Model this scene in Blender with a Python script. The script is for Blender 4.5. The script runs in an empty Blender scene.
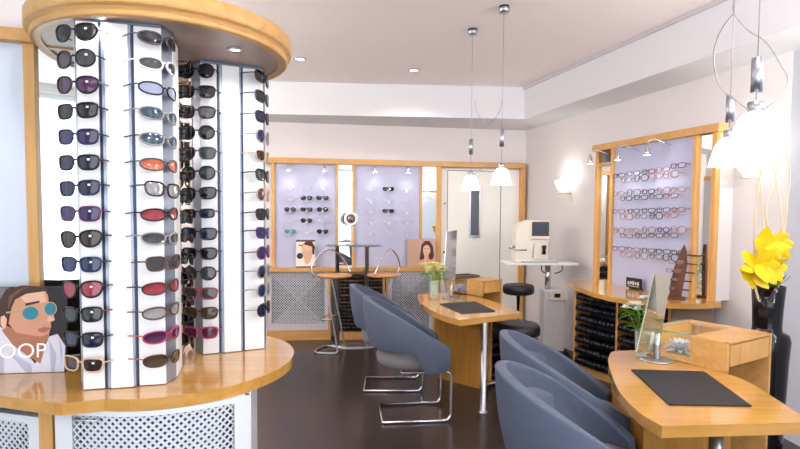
import bpy, math, random
from mathutils import Matrix, Vector
random.seed(7)
C = bpy.context.scene.collection
SC = bpy.context.scene
# ------------------------------------------------------------------ camera
F, CY, CAMH, RO = 535.0, 244.0, 1.45, 0.007
PITCH = math.atan((CY - 217) / F)
cd = bpy.data.cameras.new('camera'); cam = bpy.data.objects.new('camera', cd); C.objects.link(cam)
cd.sensor_width = 36; cd.lens = F / 800 * 36; cd.shift_y = (CY - 224.5) / 800; cd.clip_start = 0.05
cam.matrix_world = Matrix.Translation((0, 0, CAMH)) @ Matrix.Rotation(math.pi / 2 - PITCH, 4, 'X') @ Matrix.Rotation(RO, 4, 'Z')
SC.camera = cam
# ------------------------------------------------------------------ world, lights, exposure
w = bpy.data.worlds.new('world'); SC.world = w; w.use_nodes = True
w.node_tree.nodes['Background'].inputs[0].default_value = (0.85, 0.93, 1.0, 1)
w.node_tree.nodes['Background'].inputs[1].default_value = 0.9
SC.view_settings.view_transform = 'Standard'; SC.view_settings.look = 'None'
SC.view_settings.exposure = 0.0; SC.view_settings.gamma = 1.0; SC.view_settings.use_curve_mapping = False

def area(name, loc, target, sx, sy, power, col=(1, 1, 1), spread=180):
    l = bpy.data.lights.new(name, 'AREA'); l.shape = 'RECTANGLE'; l.size = sx; l.size_y = sy
    l.energy = power; l.color = col; l.spread = math.radians(spread)
    o = bpy.data.objects.new(name, l); C.objects.link(o); o.location = loc
    o.rotation_euler = (Vector(target) - Vector(loc)).to_track_quat('-Z', 'Y').to_euler()
    return o
# daylight through the shop windows behind the camera and on the left
area('daylight_front', (0.0, -2.42, 1.5), (0.0, 3, 2.1), 4.6, 2.5, 95, (0.93, 0.96, 1.0))
area('daylight_side', (-3.12, 0.1, 1.5), (1, 1.0, 1.9), 3.0, 2.3, 12, (0.93, 0.96, 1.0))

# ------------------------------------------------------------------ helpers
def ray(px, py):
    x = (px - 400) / F; y = -(py - CY) / F
    c, s = math.cos(RO), math.sin(RO); x, y = c * x - s * y, s * x + c * y
    cp, sp = math.cos(PITCH), math.sin(PITCH)
    return x, cp + y * sp, -sp + y * cp
def P(px, py, z):
    r = ray(px, py); t = (z - CAMH) / r[2]; return Vector((r[0] * t, r[1] * t, z))
def PD(px, py, D):
    r = ray(px, py); t = D / r[1]; return Vector((r[0] * t, D, CAMH + r[2] * t))
def PL(px, py, A, B):
    r = ray(px, py); nx, ny = -(B[1] - A[1]), B[0] - A[0]
    t = (A[0] * nx + A[1] * ny) / (r[0] * nx + r[1] * ny)
    return Vector((r[0] * t, r[1] * t, CAMH + r[2] * t))

def lin(c):
    return tuple((v / 12.92 if v <= 0.04045 else ((v + 0.055) / 1.055) ** 2.4) for v in [x / 255 for x in c]) + (1,)
def mat(name, rgb, rough=0.5, metal=0.0, spec=0.5, emit=0, alpha=1, bump=0, bscale=80, var=0, vscale=6, coat=0, trans=0, ior=1.45):
    m = bpy.data.materials.new(name); m.use_nodes = True; nt = m.node_tree; b = nt.nodes['Principled BSDF']
    b.inputs['Base Color'].default_value = lin(rgb); b.inputs['Roughness'].default_value = rough
    b.inputs['Metallic'].default_value = metal; b.inputs['Specular IOR Level'].default_value = spec
    b.inputs['Coat Weight'].default_value = coat; b.inputs['Transmission Weight'].default_value = trans
    b.inputs['IOR'].default_value = ior; b.inputs['Alpha'].default_value = alpha
    if emit:
        b.inputs['Emission Color'].default_value = lin(rgb); b.inputs['Emission Strength'].default_value = emit
    tc = nt.nodes.new('ShaderNodeTexCoord')
    if var:
        n = nt.nodes.new('ShaderNodeTexNoise'); n.inputs['Scale'].default_value = vscale; n.inputs['Detail'].default_value = 4
        nt.links.new(tc.outputs['Object'], n.inputs['Vector'])
        mx = nt.nodes.new('ShaderNodeMix'); mx.data_type = 'RGBA'
        mx.inputs['A'].default_value = lin([max(0, v * (1 - var)) for v in rgb]); mx.inputs['B'].default_value = lin([min(255, v * (1 + var)) for v in rgb])
        nt.links.new(n.outputs['Fac'], mx.inputs['Factor']); nt.links.new(mx.outputs['Result'], b.inputs['Base Color'])
    if bump:
        n = nt.nodes.new('ShaderNodeTexNoise'); n.inputs['Scale'].default_value = bscale
        nt.links.new(tc.outputs['Object'], n.inputs['Vector'])
        bp = nt.nodes.new('ShaderNodeBump'); bp.inputs['Strength'].default_value = bump; bp.inputs['Distance'].default_value = 0.002
        nt.links.new(n.outputs['Fac'], bp.inputs['Height']); nt.links.new(bp.outputs['Normal'], b.inputs['Normal'])
    return m
def wood(name, c1, c2, rough=0.35, axis=(1.2, 14, 14), spec=0.5):
    m = bpy.data.materials.new(name); m.use_nodes = True; nt = m.node_tree; b = nt.nodes['Principled BSDF']
    b.inputs['Roughness'].default_value = rough; b.inputs['Specular IOR Level'].default_value = spec
    tc = nt.nodes.new('ShaderNodeTexCoord'); mp = nt.nodes.new('ShaderNodeMapping'); mp.inputs['Scale'].default_value = axis
    n = nt.nodes.new('ShaderNodeTexNoise'); n.inputs['Scale'].default_value = 2.2; n.inputs['Detail'].default_value = 7; n.inputs['Distortion'].default_value = .6
    r = nt.nodes.new('ShaderNodeValToRGB'); r.color_ramp.elements[0].position = .35; r.color_ramp.elements[1].position = .68
    r.color_ramp.elements[0].color = lin(c1); r.color_ramp.elements[1].color = lin(c2)
    nt.links.new(tc.outputs['Object'], mp.inputs['Vector']); nt.links.new(mp.outputs['Vector'], n.inputs['Vector'])
    nt.links.new(n.outputs['Fac'], r.inputs['Fac']); nt.links.new(r.outputs['Color'], b.inputs['Base Color'])
    return m

W = wood('beech', (192, 141, 68), (204, 154, 80), .16)
WE = wood('beech_edge', (202, 152, 88), (214, 168, 106), .38)
WV = wood('beech_upright', (206, 152, 84), (224, 174, 104), .4, (14, 14, 1.2))
WY = wood('golden_laminate', (176, 122, 50), (196, 140, 58), .45, (14, 14, 1.2))
WD = wood('dark_walnut', (84, 44, 26), (112, 62, 38), .4, (14, 14, 1.5))
WHITE = mat('white_lacquer', (238, 240, 244), .35)
WHITE2 = mat('white_metal', (226, 230, 236), .4)
SILVER = mat('silver_strip', (150, 160, 180), .35, .6)
SLOT = mat('dark_slot', (50, 62, 84), .4, .3)
CHROME = mat('chrome', (220, 222, 228), .16, 1)
STEEL = mat('brushed_steel', (190, 196, 206), .32, 1)
BLACK = mat('black_plastic', (22, 24, 30), .35)
BLACKR = mat('black_rubber', (26, 26, 28), .7)
PADM = mat('black_pad', (34, 34, 42), .6, bump=.2, bscale=300)
TRAYM = mat('black_tray', (18, 21, 30), .22, var=.25, vscale=30)
WALLM = mat('wall_paint', (226, 222, 224), .85, bump=.15, bscale=140, var=.012, vscale=1.2)
WALL_SHADE = mat('shaded_wall_tint', (208, 214, 228), .85, bump=.15, bscale=140)  # same wall turned away; its dimmer, cooler shade is put into the colour
CEILM = mat('ceiling_paint', (246, 239, 239), .9, bump=.1, bscale=90, var=.012, vscale=.8)
SOFM = mat('soffit_paint', (226, 229, 234), .9)
FLOORM = mat('dark_floor', (62, 53, 51), .24, bump=.35, bscale=22, var=.16, vscale=2.6)
CANU = mat('canopy_underside', (176, 150, 140), .35)
GREYP = mat('grey_panel', (206, 202, 208), .5)
BLUEV = mat('blue_violet_backdrop', (188, 192, 222), .5, var=.07, vscale=1.6)
BLUEL = mat('pale_blue_backdrop', (212, 222, 238), .45, var=.07, vscale=1.4)
MIRROR = mat('mirror_glass', (236, 240, 238), .02, 1)
GLASS = mat('clear_glass', (236, 250, 244), .02, trans=.0, alpha=.09)
GLASSE = mat('glass_edge', (150, 196, 184), .1, alpha=.7)
LAMPG = mat('lit_opal_glass', (255, 250, 240), .3, emit=.95)
BULB = mat('lit_bulb', (255, 246, 230), .3, emit=14)
CORDM = mat('silver_cord', (170, 168, 172), .4, .3)
CREAM = mat('cream_plastic', (232, 228, 216), .4)
SCREEN = mat('dark_screen', (62, 66, 92), .2)
FAB = mat('slate_blue_fabric', (86, 95, 116), .75, bump=.3, bscale=260, var=.05, vscale=9)
FAB2 = mat('grey_seat_fabric', (126, 124, 130), .75, bump=.3, bscale=260)
LEATHER = mat('black_leather', (36, 36, 42), .4, bump=.15, bscale=120)
GREEN = mat('leaf_green', (104, 150, 50), .5, var=.25, vscale=14)
PETALW = mat('white_petal', (246, 246, 236), .5)
PETALY = mat('yellow_petal', (250, 204, 20), .45, var=.12, vscale=10)
PETALT = mat('cream_tulip', (236, 238, 176), .5)
BRANCH = mat('pale_branch', (222, 200, 164), .7)
ORANGEW = mat('orange_lacquer', (206, 150, 96), .4)
BEIGEG = mat('beige_mirror_back', (196, 190, 150), .25)
DKFR = mat('dark_frame', (52, 50, 58), .4)
DOORM = mat('white_door', (244, 244, 240), .5)
DGLASS = mat('grey_door_glass', (96, 104, 116), .15)
PAPER = mat('white_paper', (240, 240, 240), .6)

class MB:
    def __init__(s): s.v = []; s.f = []; s.m = []; s.sm = []
    def add(s, vs, fs, m=0, smooth=False, M=None):
        b = len(s.v)
        for v in vs:
            v = Vector(v)
            if M is not None: v = M @ v
            s.v.append(v)
        for f in fs: s.f.append([b + i for i in f]); s.m.append(m); s.sm.append(smooth)
        return s
    def box(s, x0, x1, y0, y1, z0, z1, m=0, M=None):
        vs = [(x, y, z) for z in (z0, z1) for y in (y0, y1) for x in (x0, x1)]
        return s.add(vs, [(0, 2, 3, 1), (4, 5, 7, 6), (0, 1, 5, 4), (2, 6, 7, 3), (0, 4, 6, 2), (1, 3, 7, 5)], m, False, M)
    def prism(s, pts, z0, z1, m=0, M=None, smooth=False):
        a = sum(pts[i][0] * pts[(i + 1) % len(pts)][1] - pts[(i + 1) % len(pts)][0] * pts[i][1] for i in range(len(pts)))
        if a < 0: pts = pts[::-1]
        n = len(pts)
        vs = [(p[0], p[1], z0) for p in pts] + [(p[0], p[1], z1) for p in pts]
        s.add(vs, [tuple(range(n))[::-1], tuple(range(n, 2 * n))], m, False, M)
        s.add(vs, [(i, (i + 1) % n, n + (i + 1) % n, n + i) for i in range(n)], m, smooth, M)
        return s
    def tube(s, path, r, n=8, closed=False, m=0, M=None, ry=None):
        path = [Vector(p) for p in path]; N = len(path); vs = []; fs = []
        up = None
        rr = r if isinstance(r, (list, tuple)) else [r] * N
        for i, p in enumerate(path):
            a = path[(i - 1) % N] if (closed or i > 0) else p; b = path[(i + 1) % N] if (closed or i < N - 1) else p
            t = (b - a).normalized()
            if up is None:
                up = Vector((0, 0, 1)) if abs(t.z) < .9 else Vector((1, 0, 0))
            u = (up - t * up.dot(t)).normalized(); up = u; w_ = t.cross(u)
            for k in range(n):
                an = 2 * math.pi * k / n
                vs.append(p + u * (math.cos(an) * rr[i]) + w_ * (math.sin(an) * (rr[i] if ry is None else ry)))
        for i in range(N if closed else N - 1):
            j = (i + 1) % N
            for k in range(n): fs.append((i * n + k, i * n + (k + 1) % n, j * n + (k + 1) % n, j * n + k))
        if not closed: fs.append(tuple(range(n))[::-1]); fs.append(tuple(range((N - 1) * n, N * n)))
        return s.add(vs, fs, m, True, M)
    def lathe(s, prof, c=(0, 0, 0), n=32, m=0, M=None, sx=1, sy=1, smooth=True, cap=True):
        vs = []; fs = []
        for r, z in prof:
            for k in range(n):
                a = 2 * math.pi * k / n; vs.append((c[0] + r * sx * math.cos(a), c[1] + r * sy * math.sin(a), c[2] + z))
        for i in range(len(prof) - 1):
            for k in range(n): fs.append((i * n + k, i * n + (k + 1) % n, (i + 1) * n + (k + 1) % n, (i + 1) * n + k))
        if cap and prof[0][0] > 1e-5: fs.append(tuple(range(n))[::-1])
        if cap and prof[-1][0] > 1e-5: fs.append(tuple(range((len(prof) - 1) * n, len(prof) * n)))
        return s.add(vs, fs, m, smooth, M)
    def quad(s, a, b, c, d, m=0, M=None): return s.add([a, b, c, d], [(0, 1, 2, 3)], m, False, M)
    def mesh(s, name):
        me = bpy.data.meshes.new(name); me.from_pydata([tuple(v) for v in s.v], [], s.f)
        me.polygons.foreach_set('material_index', s.m); me.polygons.foreach_set('use_smooth', s.sm); me.update(); return me
    def obj(s, name, mats, parent=None, bevel=0, label=None, loc=None):
        me = s.mesh(name)
        for m in (mats if isinstance(mats, (list, tuple)) else [mats]): me.materials.append(m)
        return link(name, me, parent, bevel, label)
def link(name, me, parent=None, bevel=0, label=None):
    o = bpy.data.objects.new(name, me); C.objects.link(o)
    if parent is not None: o.parent = parent
    if label: o['label'] = label
    if bevel:
        b = o.modifiers.new('bevel', 'BEVEL'); b.width = bevel; b.segments = 2; b.limit_method = 'ANGLE'; b.angle_limit = math.radians(40)
    return o
def tag(o, label, cat, group=None, kind=None):
    o['label'] = label; o['category'] = cat
    if group: o['group'] = group
    if kind: o['kind'] = kind
    return o
def thing(name, label, cat, loc=(0, 0, 0), rz=0, group=None):
    o = bpy.data.objects.new(name, None); C.objects.link(o); o.location = loc; o.rotation_euler = (0, 0, rz); o.empty_display_size = .05
    return tag(o, label, cat, group)
def struct(name, mb, m, bevel=0, parent=None):
    o = mb.obj(name, m, parent, bevel); o['kind'] = 'structure'; return o
def dup(root, loc, rz, label=None, group=None):
    r = root.copy(); C.objects.link(r); r.location = loc; r.rotation_euler = (0, 0, rz)
    if label: r['label'] = label
    if group: r['group'] = group
    for ch in list(root.children):
        c = ch.copy(); C.objects.link(c); c.parent = r
        for g in list(ch.children):
            d = g.copy(); C.objects.link(d); d.parent = c
    return r
def Tz(x, y, z=0, rz=0): return Matrix.Translation((x, y, z)) @ Matrix.Rotation(rz, 4, 'Z')
def along(A, B):
    """matrix whose x runs from A to B on plan, y to its left (away), origin at A"""
    return Tz(A[0], A[1], 0, math.atan2(B[1] - A[1], B[0] - A[0]))
ORD = ['first', 'second', 'third', 'fourth', 'fifth', 'sixth', 'seventh', 'eighth', 'ninth', 'tenth', 'eleventh', 'twelfth', 'thirteenth', 'lowest']
def text_mesh(body, size):
    cu = bpy.data.curves.new('lettering', 'FONT'); cu.body = body; cu.size = size; cu.extrude = 0.0002
    o = bpy.data.objects.new('lettering', cu); C.objects.link(o)
    bpy.context.view_layer.update()
    me = bpy.data.meshes.new_from_object(o.evaluated_get(bpy.context.evaluated_depsgraph_get()))
    bpy.data.objects.remove(o); return me

W.node_tree.nodes['Principled BSDF'].inputs['Coat Weight'].default_value = .5; W.node_tree.nodes['Principled BSDF'].inputs['Coat Roughness'].default_value = .06
# ------------------------------------------------------------------ room shell
CEIL, SOF = 2.9, 2.55
def rwx(y): return 1.60 + .30 * (6.75 - y)
def bfy(x): return 6.258 + .1586 * (x + 1.494)          # front plane of the rear display frame
def bwy(x): return bfy(x) + .07
RWC = (2.56, 3.55)
struct('floor', MB().box(-3.4, 3.6, -2.7, 7.4, -.1, 0), FLOORM)
struct('ceiling', MB().box(-3.4, 3.6, -2.7, 7.4, CEIL, CEIL + .1), CEILM)
cx_ = 1.60 + .30 * (6.75 - 6.81)
struct('wall_back', MB().prism([(-3.3, bwy(-3.3)), (1.9, bwy(1.9)), (1.9, 7.3), (-3.3, 7.3)], 0, CEIL), WALLM)
struct('wall_right', MB().prism([(rwx(7.0), 7.0), RWC, (RWC[0] + .9, RWC[1]), (3.4, 7.0)], 0, CEIL), WALLM)
struct('wall_right_front', MB().prism([RWC, (2.80, -2.6), (3.5, -2.6), (3.5, RWC[1])], 0, CEIL), WALL_SHADE)
struct('wall_left', MB().prism([(-3.3, 1.75), (-3.3, 7.0), (-3.4, 7.0), (-3.4, 1.75)], 0, CEIL), WALLM)
lw = MB(); lw.box(-3.3, -3.2, -2.6, 1.75, 0, .35); lw.box(-3.3, -3.2, -2.6, 1.75, 2.65, CEIL); lw.box(-3.3, -3.2, -2.6, -1.5, .35, 2.65); lw.box(-3.3, -3.2, 1.7, 2.2, .35, 2.65)
struct('wall_left_front', lw, WALLM)
rw = MB(); rw.box(-3.3, 3.4, -2.6, -2.5, 0, .2); rw.box(-3.3, 3.4, -2.6, -2.5, 2.8, CEIL); rw.box(-3.3, -2.35, -2.6, -2.5, .2, 2.8); rw.box(2.35, 3.4, -2.6, -2.5, .2, 2.8)
struct('wall_front', rw, WALLM)
wf = MB()
for x in (-2.35, -.8, .78, 2.3): wf.box(x, x + .05, -2.57, -2.5, .2, 2.8)
struct('window_1', wf, STEEL)
wf = MB()
for y in (-1.5, .1, 1.66): wf.box(-3.28, -3.2, y, y + .05, .35, 2.65)
struct('window_2', wf, STEEL)
# dropped soffit along back and right walls
so_c = (1.372, 6.023)
struct('ceiling_soffit_back', MB().prism([(-3.3, 5.837 - .066 * 1.83), so_c, (1.66, 7.0), (1.66, 7.2), (-3.3, 7.2)], SOF, CEIL - .001), SOFM)
so_e = (so_c[0] + .301 * (so_c[1] + 2.4), -2.4)
struct('ceiling_soffit_right', MB().prism([so_c, so_e, (4.3, -2.4), (4.3, 7.0), (1.66, 7.0)], SOF, CEIL - .001), SOFM)
dx, dy = .958, .287
struct('trim_1', MB().prism([(so_c[0] - .02, so_c[1] - .0), (so_e[0] - .02, so_e[1]), so_e, so_c], CEIL - .03, CEIL - .002), GREYP)

# door of the rear wall: leaf, frame, slot window
Mb = Matrix.Translation((-1.494, 6.258, 0)) @ Matrix.Rotation(math.atan(.1586), 4, 'Z')      # rear frame plane: x along, y away
kx = math.sqrt(1 + .1586 ** 2)
def bx(X): return (X + 1.494) * kx
d = MB(); d.box(-3.3, -3.27, 4.75, 6.35, 0, 2.1)
d2_ = struct('added_door', d, GREYP)  # unseen door, added to give the right display mirror something to reflect
d = MB()
for y0, y1, z0, z1 in ((4.68, 4.75, 0, 2.17), (6.28, 6.35, 0, 2.17), (4.68, 6.35, 2.1, 2.17), (5.48, 5.55, 0, 2.1)): d.box(-3.3, -3.25, y0, y1, z0, z1)
d.obj('added_door_frame', WV, d2_)
d = MB(); d.box(bx(.48), bx(1.50), .03, .06, 0.0, 2.05, M=Mb)
door = struct('door_1', d, DOORM)
d = MB()
for X in (.585, 1.262): d.box(bx(X) - .004, bx(X) + .004, .026, .031, .01, 2.03, M=Mb)
d.box(bx(.585), bx(1.262), .026, .031, 2.022, 2.03, M=Mb)
g = d.obj('door_joint', mat('joint_grey', (120, 116, 122), .6), door)
d = MB(); d.box(bx(.86), bx(1.0), .015, .031, 1.20, 1.82, M=Mb); d.obj('glazing_frame', STEEL, door)
d = MB(); d.box(bx(.878), bx(.982), .010, .020, 1.23, 1.79, M=Mb); d.obj('glass_pane', DGLASS, door, label='narrow dark glass slot of the door')
d = MB(); d.lathe([(.012, 0), (.012, .03)], n=12, M=Mb @ Matrix.Translation((bx(.55), .03, 1.02)) @ Matrix.Rotation(math.pi / 2, 4, 'X'))
d.lathe([(.008, 0), (.008, .02)], n=12, M=Mb @ Matrix.Translation((bx(.55), .03, 1.62)) @ Matrix.Rotation(math.pi / 2, 4, 'X')); d.obj('door_lock', BLACK, door)

# ------------------------------------------------------------------ rear display wall
rear = thing('display_wall', 'wood framed rear wall display with two blue-violet eyewear panels and slim mirrors', 'display', (0, 0, 0))
d = MB(); d.box(bx(-1.62), bx(1.558), -.03, .05, 2.065, 2.13, M=Mb); d.obj('cornice', WE, rear, .004)
for X, wd, z0 in ((-1.50, .035, .85), (-.765, .03, .85), (-.575, .03, .85), (.235, .03, .85), (.44, .06, 0), (1.50, .065, 0)):
    d = MB(); d.box(bx(X), bx(X) + wd, -.02, .05, z0, 2.065, M=Mb); d.obj('upright', WV, rear, .003)
for X0, X1 in ((-1.465, -.765), (-.545, .235)):
    d = MB(); d.box(bx(X0), bx(X1), .01, .03, .85, 2.065, M=Mb); d.obj('backdrop', BLUEV, rear)
for X0, X1 in ((-.735, -.575), (.265, .44)):
    d = MB(); d.box(bx(X0), bx(X1), .005, .03, .85, 2.065, M=Mb); d.obj('mirror', MIRROR, rear)
d = MB(); d.box(bx(.265), bx(.44), -.01, .01, 1.75, 1.775, M=Mb); d.obj('crossbar', WE, rear)
# rear counter with cabinets
FL = [P(262, 268.5, .85), P(430, 268, .85)]
ang = math.atan2(FL[1].y - FL[0].y, FL[1].x - FL[0].x); Mf = Tz(FL[0].x, FL[0].y, 0, ang); Lf = (FL[1] - FL[0]).length
cnt = MB(); p0 = Mf @ Vector((-.5, 0, 0)); p1 = Mf @ Vector((Lf + .12, 0, 0))
cnt.prism([(p0.x, p0.y), (p1.x, p1.y), (p1.x, bfy(p1.x) + .05), (p0.x, bfy(p0.x) + .05)], .81, .85)
tag(cnt.obj('rear_countertop', WE, None, .004), 'long beech ledge below the rear eyewear panels', 'counter')
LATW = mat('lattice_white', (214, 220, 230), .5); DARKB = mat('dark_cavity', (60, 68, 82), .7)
def lattice(mb, w, h, pitch, bar, fn, th=.004, seg=1):
    """crossed diagonal bars over a w x h sheet; fn(u,v,depth) gives the point"""
    for sgn in (1, -1):
        k = -h if sgn > 0 else 0
        c = k
        while c < w + (h if sgn < 0 else 0):
            # line u = c + sgn*v
            pts = []
            vs = [0, h]
            v0, v1 = 0, h
            if sgn > 0:
                v0 = max(0, -c); v1 = min(h, w - c)
            else:
                v0 = max(0, c - w); v1 = min(h, c)
            if v1 - v0 > .004:
                n = seg if seg == 1 else max(1, int((v1 - v0) / .06))
                hb = bar * .707
                for i in range(n):
                    a = v0 + (v1 - v0) * i / n; b = v0 + (v1 - v0) * (i + 1) / n
                    ua, ub = c + sgn * a, c + sgn * b
                    q = []
                    for dep in (0 if sgn > 0 else .0006, th):
                        for (u, v) in ((ua - hb, a), (ub - hb, b), (ub + hb, b), (ua + hb, a)):
                            q.append(fn(min(max(u, 0), w), v, dep))
                    mb.add(q, [(0, 3, 2, 1), (0, 1, 5, 4), (2, 3, 7, 6), (4, 5, 6, 7)])
            c += pitch
def lattice_cabinet(label, M, w, z0, z1, depth, pitch=.03, bar=.0085, left_post=True, cat='cabinet'):
    t = thing('lattice_cabinet', label, cat, M.to_translation(), M.to_euler().z, 'lattice fronted cabinets below the rear ledge')
    b = MB(); b.box(0, w, .03, depth, 0, .808); b.obj('body', DARKB, t)
    b = MB(); b.box(0, .03, 0, .03, 0, .808); b.box(w - .03, w, 0, .03, 0, .808); b.box(.03, w - .03, 0, .03, 0, z0 - .07); b.obj('case_frame', WE, t, .002)
    b = MB(); b.box(.03, .075, .005, .03, z0 - .07, .808); b.box(w - .075, w - .03, .005, .03, z0 - .07, .808)
    b.box(.075, w - .075, .005, .03, z0 - .07, z0); b.box(.075, w - .075, .005, .03, z1, .808); b.obj('door_rim', GREYP, t)
    b = MB(); lattice(b, w - .15, z1 - z0, pitch, bar, lambda u, v, dp: Vector((.075 + u, .006 + dp, z0 + v))); b.obj('lattice', LATW, t)
    return t
def mf(px):   # distance along rear counter front under pixel column
    q = PL(px, 300, FL[0], FL[1]); return (q - Vector((FL[0].x, FL[0].y, q.z))).length * (1 if px > 262 else -1)
a0, a1 = mf(264), mf(322)
lattice_cabinet('white lattice fronted cabinet at the left end of the rear ledge, nearest the sunglasses tower', Mf @ Matrix.Translation((a0, .05, 0)), a1 - a0 + .1, .19, .775, .2)
b0, b1 = mf(386), mf(436)
lattice_cabinet('white lattice fronted cabinet below the rear ledge, behind the right bar stool', Mf @ Matrix.Translation((b0, .03, 0)), b1 - b0, .13, .775, .2)
def tray(w, seed, z):
    r = random.Random(seed); b = MB()
    n = 10
    top = [r.uniform(-.004, .006) for _ in range(n + 1)]
    for i in range(n):
        x0, x1 = w * i / n, w * (i + 1) / n
        pr = -.018 - .014 * math.sin(math.pi * (i + .5) / n) + r.uniform(-.004, .004)
        b.add([(x0, .05, z), (x1, .05, z), (x1, pr, z + .006), (x0, pr, z + .006), (x0, .05, z + .062 + top[i]), (x1, .05, z + .062 + top[i + 1]), (x1, pr + .006, z + .048 + top[i + 1]), (x0, pr + .006, z + .048 + top[i])],
              [(0, 1, 2, 3), (3, 2, 6, 7), (7, 6, 5, 4), (0, 3, 7, 4), (1, 5, 6, 2), (0, 4, 5, 1)], 0, True)
    return b
t0_, t1_ = mf(336), mf(385)
Mt = Mf @ Matrix.Translation((t0_, .03, 0))
t = thing('tray_cabinet', 'wood cabinet of black pull-out trays below the rear ledge behind the bar table', 'cabinet', Mt.to_translation(), ang)
wt = t1_ - t0_
b = MB(); b.box(0, .025, 0, .2, 0, .808); b.box(wt - .025, wt, 0, .2, 0, .808); b.box(.025, wt - .025, 0, .2, 0, .10); b.box(.025, wt - .025, .06, .2, .1, .808, 0); b.obj('case', WV, t, .002)
for k in range(8):
    tray(wt - .06, k, .115 + k * .085).obj('tray', TRAYM, t).location = (.03, 0, 0)

# ------------------------------------------------------------------ right wall display
RA, RB = (1.84, 5.06), (2.273, 3.87)
Mr = along(RA, RB)                                             # x runs toward the camera, y to its left = into the room?
Lr = math.hypot(RB[0] - RA[0], RB[1] - RA[1])
rd = thing('display_wall', 'wood framed right wall display with blue-violet panel crowded with spectacles between slim mirrors', 'display')
def rs(px):
    q = PL(px, 200, RA, RB); return math.hypot(q.x - RA[0], q.y - RA[1]) * (1 if px > 597 else -1)
# y>0 local is away (toward wall) if left of direction; direction (.43,-1.19): left = (1.19,.43) -> toward the wall
d = MB(); d.box(-.03, Lr + .03, -.03, .06, 2.075, 2.135, M=Mr); d.obj('cornice', WE, rd, .004)
for s0, wd in ((0, .035), (rs(610.5), .03), (rs(692.5), .03), (Lr - .035, .04)):
    d = MB(); d.box(s0, s0 + wd, -.012, .034, .85, 2.075, M=Mr); d.obj('upright', WV, rd, .003)
d = MB(); d.box(rs(613), rs(693), .01, .03, .85, 2.075, M=Mr); d.obj('backdrop', BLUEV, rd)
d = MB(); d.box(.035, rs(611), .015, .03, .85, 1.965, M=Mr); d.obj('mirror', MIRROR, rd)
d = MB(); d.box(rs(695.5), Lr - .035, .015, .03, .85, 2.07, M=Mr); d.obj('mirror', MIRROR, rd)
d = MB(); d.box(.035, rs(610), -.005, .03, 1.93, 1.955, M=Mr); d.obj('crossbar', WE, rd)
d = MB(); d.box(.01, .03, .034, .35, .85, 2.12, M=Mr); d.box(Lr - .03, Lr - .01, .034, .3, .85, 2.12, M=Mr); d.box(.01, Lr - .01, .06, .33, 2.10, 2.12, M=Mr); d.obj('side_panel', WALLM, rd)
# curved counter
top = [(1.60, 5.10), (1.565, 4.95), (1.55, 4.65), (1.57, 4.31), (1.62, 4.09), (1.70, 3.95), (1.80, 3.86), (1.92, 3.79), (2.05, 3.765), (2.2, 3.785), (2.33, 3.85), (2.42, 4.0), (2.0, 5.25)]
b = MB(); b.prism(top, .812, .85)
tag(b.obj('curved_countertop', W, None, .004), 'curved beech countertop below the crowded right wall spectacle panel', 'counter')
t = thing('tray_cabinet', 'curved beech cabinet with two columns of black trays against the right wall', 'cabinet')
base = [(1.663, 5.05), (1.78, 4.81), (1.885, 4.595), (1.98, 4.40), (2.10, 4.15), (2.33, 3.95)]
b = MB(); b.prism(base + [(2.38, 4.15), (1.98, 5.2), (1.72, 5.2)], 0, .07); b.obj('plinth', WE, t, .003)
b = MB(); b.prism([(x + .17, y + .06) for x, y in base[:5]] + [(2.38, 4.2), (2.02, 5.15)], .07, .81); b.obj('back_panel', DARKB, t)
def post(mb, p, q, dist, wdt, z0=.07, z1=.811, dep=.2):
    M = along(p, q); mb.box(dist, dist + wdt, -.005, dep, z0, z1, M=M)
for s0 in (0,):
    b = MB(); post(b, base[0], base[1], 0, .025); b.obj('side_panel', WV, t, .002)
mid = base[2]
for A_, B_, dd in ((base[2], base[3], -.012), (base[4], base[5], -.0), ):
    b = MB(); post(b, A_, B_, dd, .024); b.obj('divider', WV, t, .002)
def tray_col(A_, B_, off0, off1, n, sd):
    M = along(A_, B_); L = math.hypot(B_[0] - A_[0], B_[1] - A_[1]); wd = L - off0 - off1
    for k in range(n):
        o = tray(wd, sd + k, .085 + k * .1).obj('tray', TRAYM, t)
        o.matrix_local = M @ Matrix.Translation((off0, 0.0, 0))
tray_col(base[0], base[2], .03, .02, 7, 20)
tray_col(base[2], base[4], .02, .01, 7, 40)
b = MB(); M = along(base[4], base[5]); b.box(.03, .3, 0, .02, .09, .80, M=M); b.obj('door', mat('taupe_door', (168, 146, 132), .5), t)

# ------------------------------------------------------------------ left wall unit, canopy, counter
UA, UB = (-1.434, 2.10), (-1.306, 2.143)
Mu = along(UA, UB)
def us(X): return (X - UA[0]) / math.cos(math.atan2(UB[1] - UA[1], UB[0] - UA[0]))
uL, uR = us(-2.9), us(-.93)
struct('wall_partition', MB().box(uL, us(-.98), .05, .15, 0, CEIL, M=Mu), WALLM)
lu = thing('wall_unit', 'wood framed left wall unit with pale blue panel and tall mirror behind the sunglasses towers', 'display')
d = MB(); d.box(uL, us(-1.40), -.035, .05, 2.106, 2.155, M=Mu); d.box(us(-1.40), uR, -.0, .05, 2.1, 2.155, M=Mu); d.obj('cornice', WE, lu, .004)
d = MB(); d.box(us(-1.455), us(-1.418), -.012, .05, .85, 2.106, M=Mu); d.obj('upright', WV, lu, .003)
d = MB(); d.box(us(-.97), uR, -.005, .05, .85, 2.1, M=Mu); d.obj('upright', WV, lu, .003)
d = MB(); d.box(uL, us(-1.455), .01, .05, .85, 2.106, M=Mu); d.obj('backdrop', BLUEL, lu)
d = MB(); d.box(us(-1.418), us(-.97), .015, .05, .85, 2.1, M=Mu); d.obj('mirror', MIRROR, lu)
CC = (-.92, 2.235)
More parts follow.
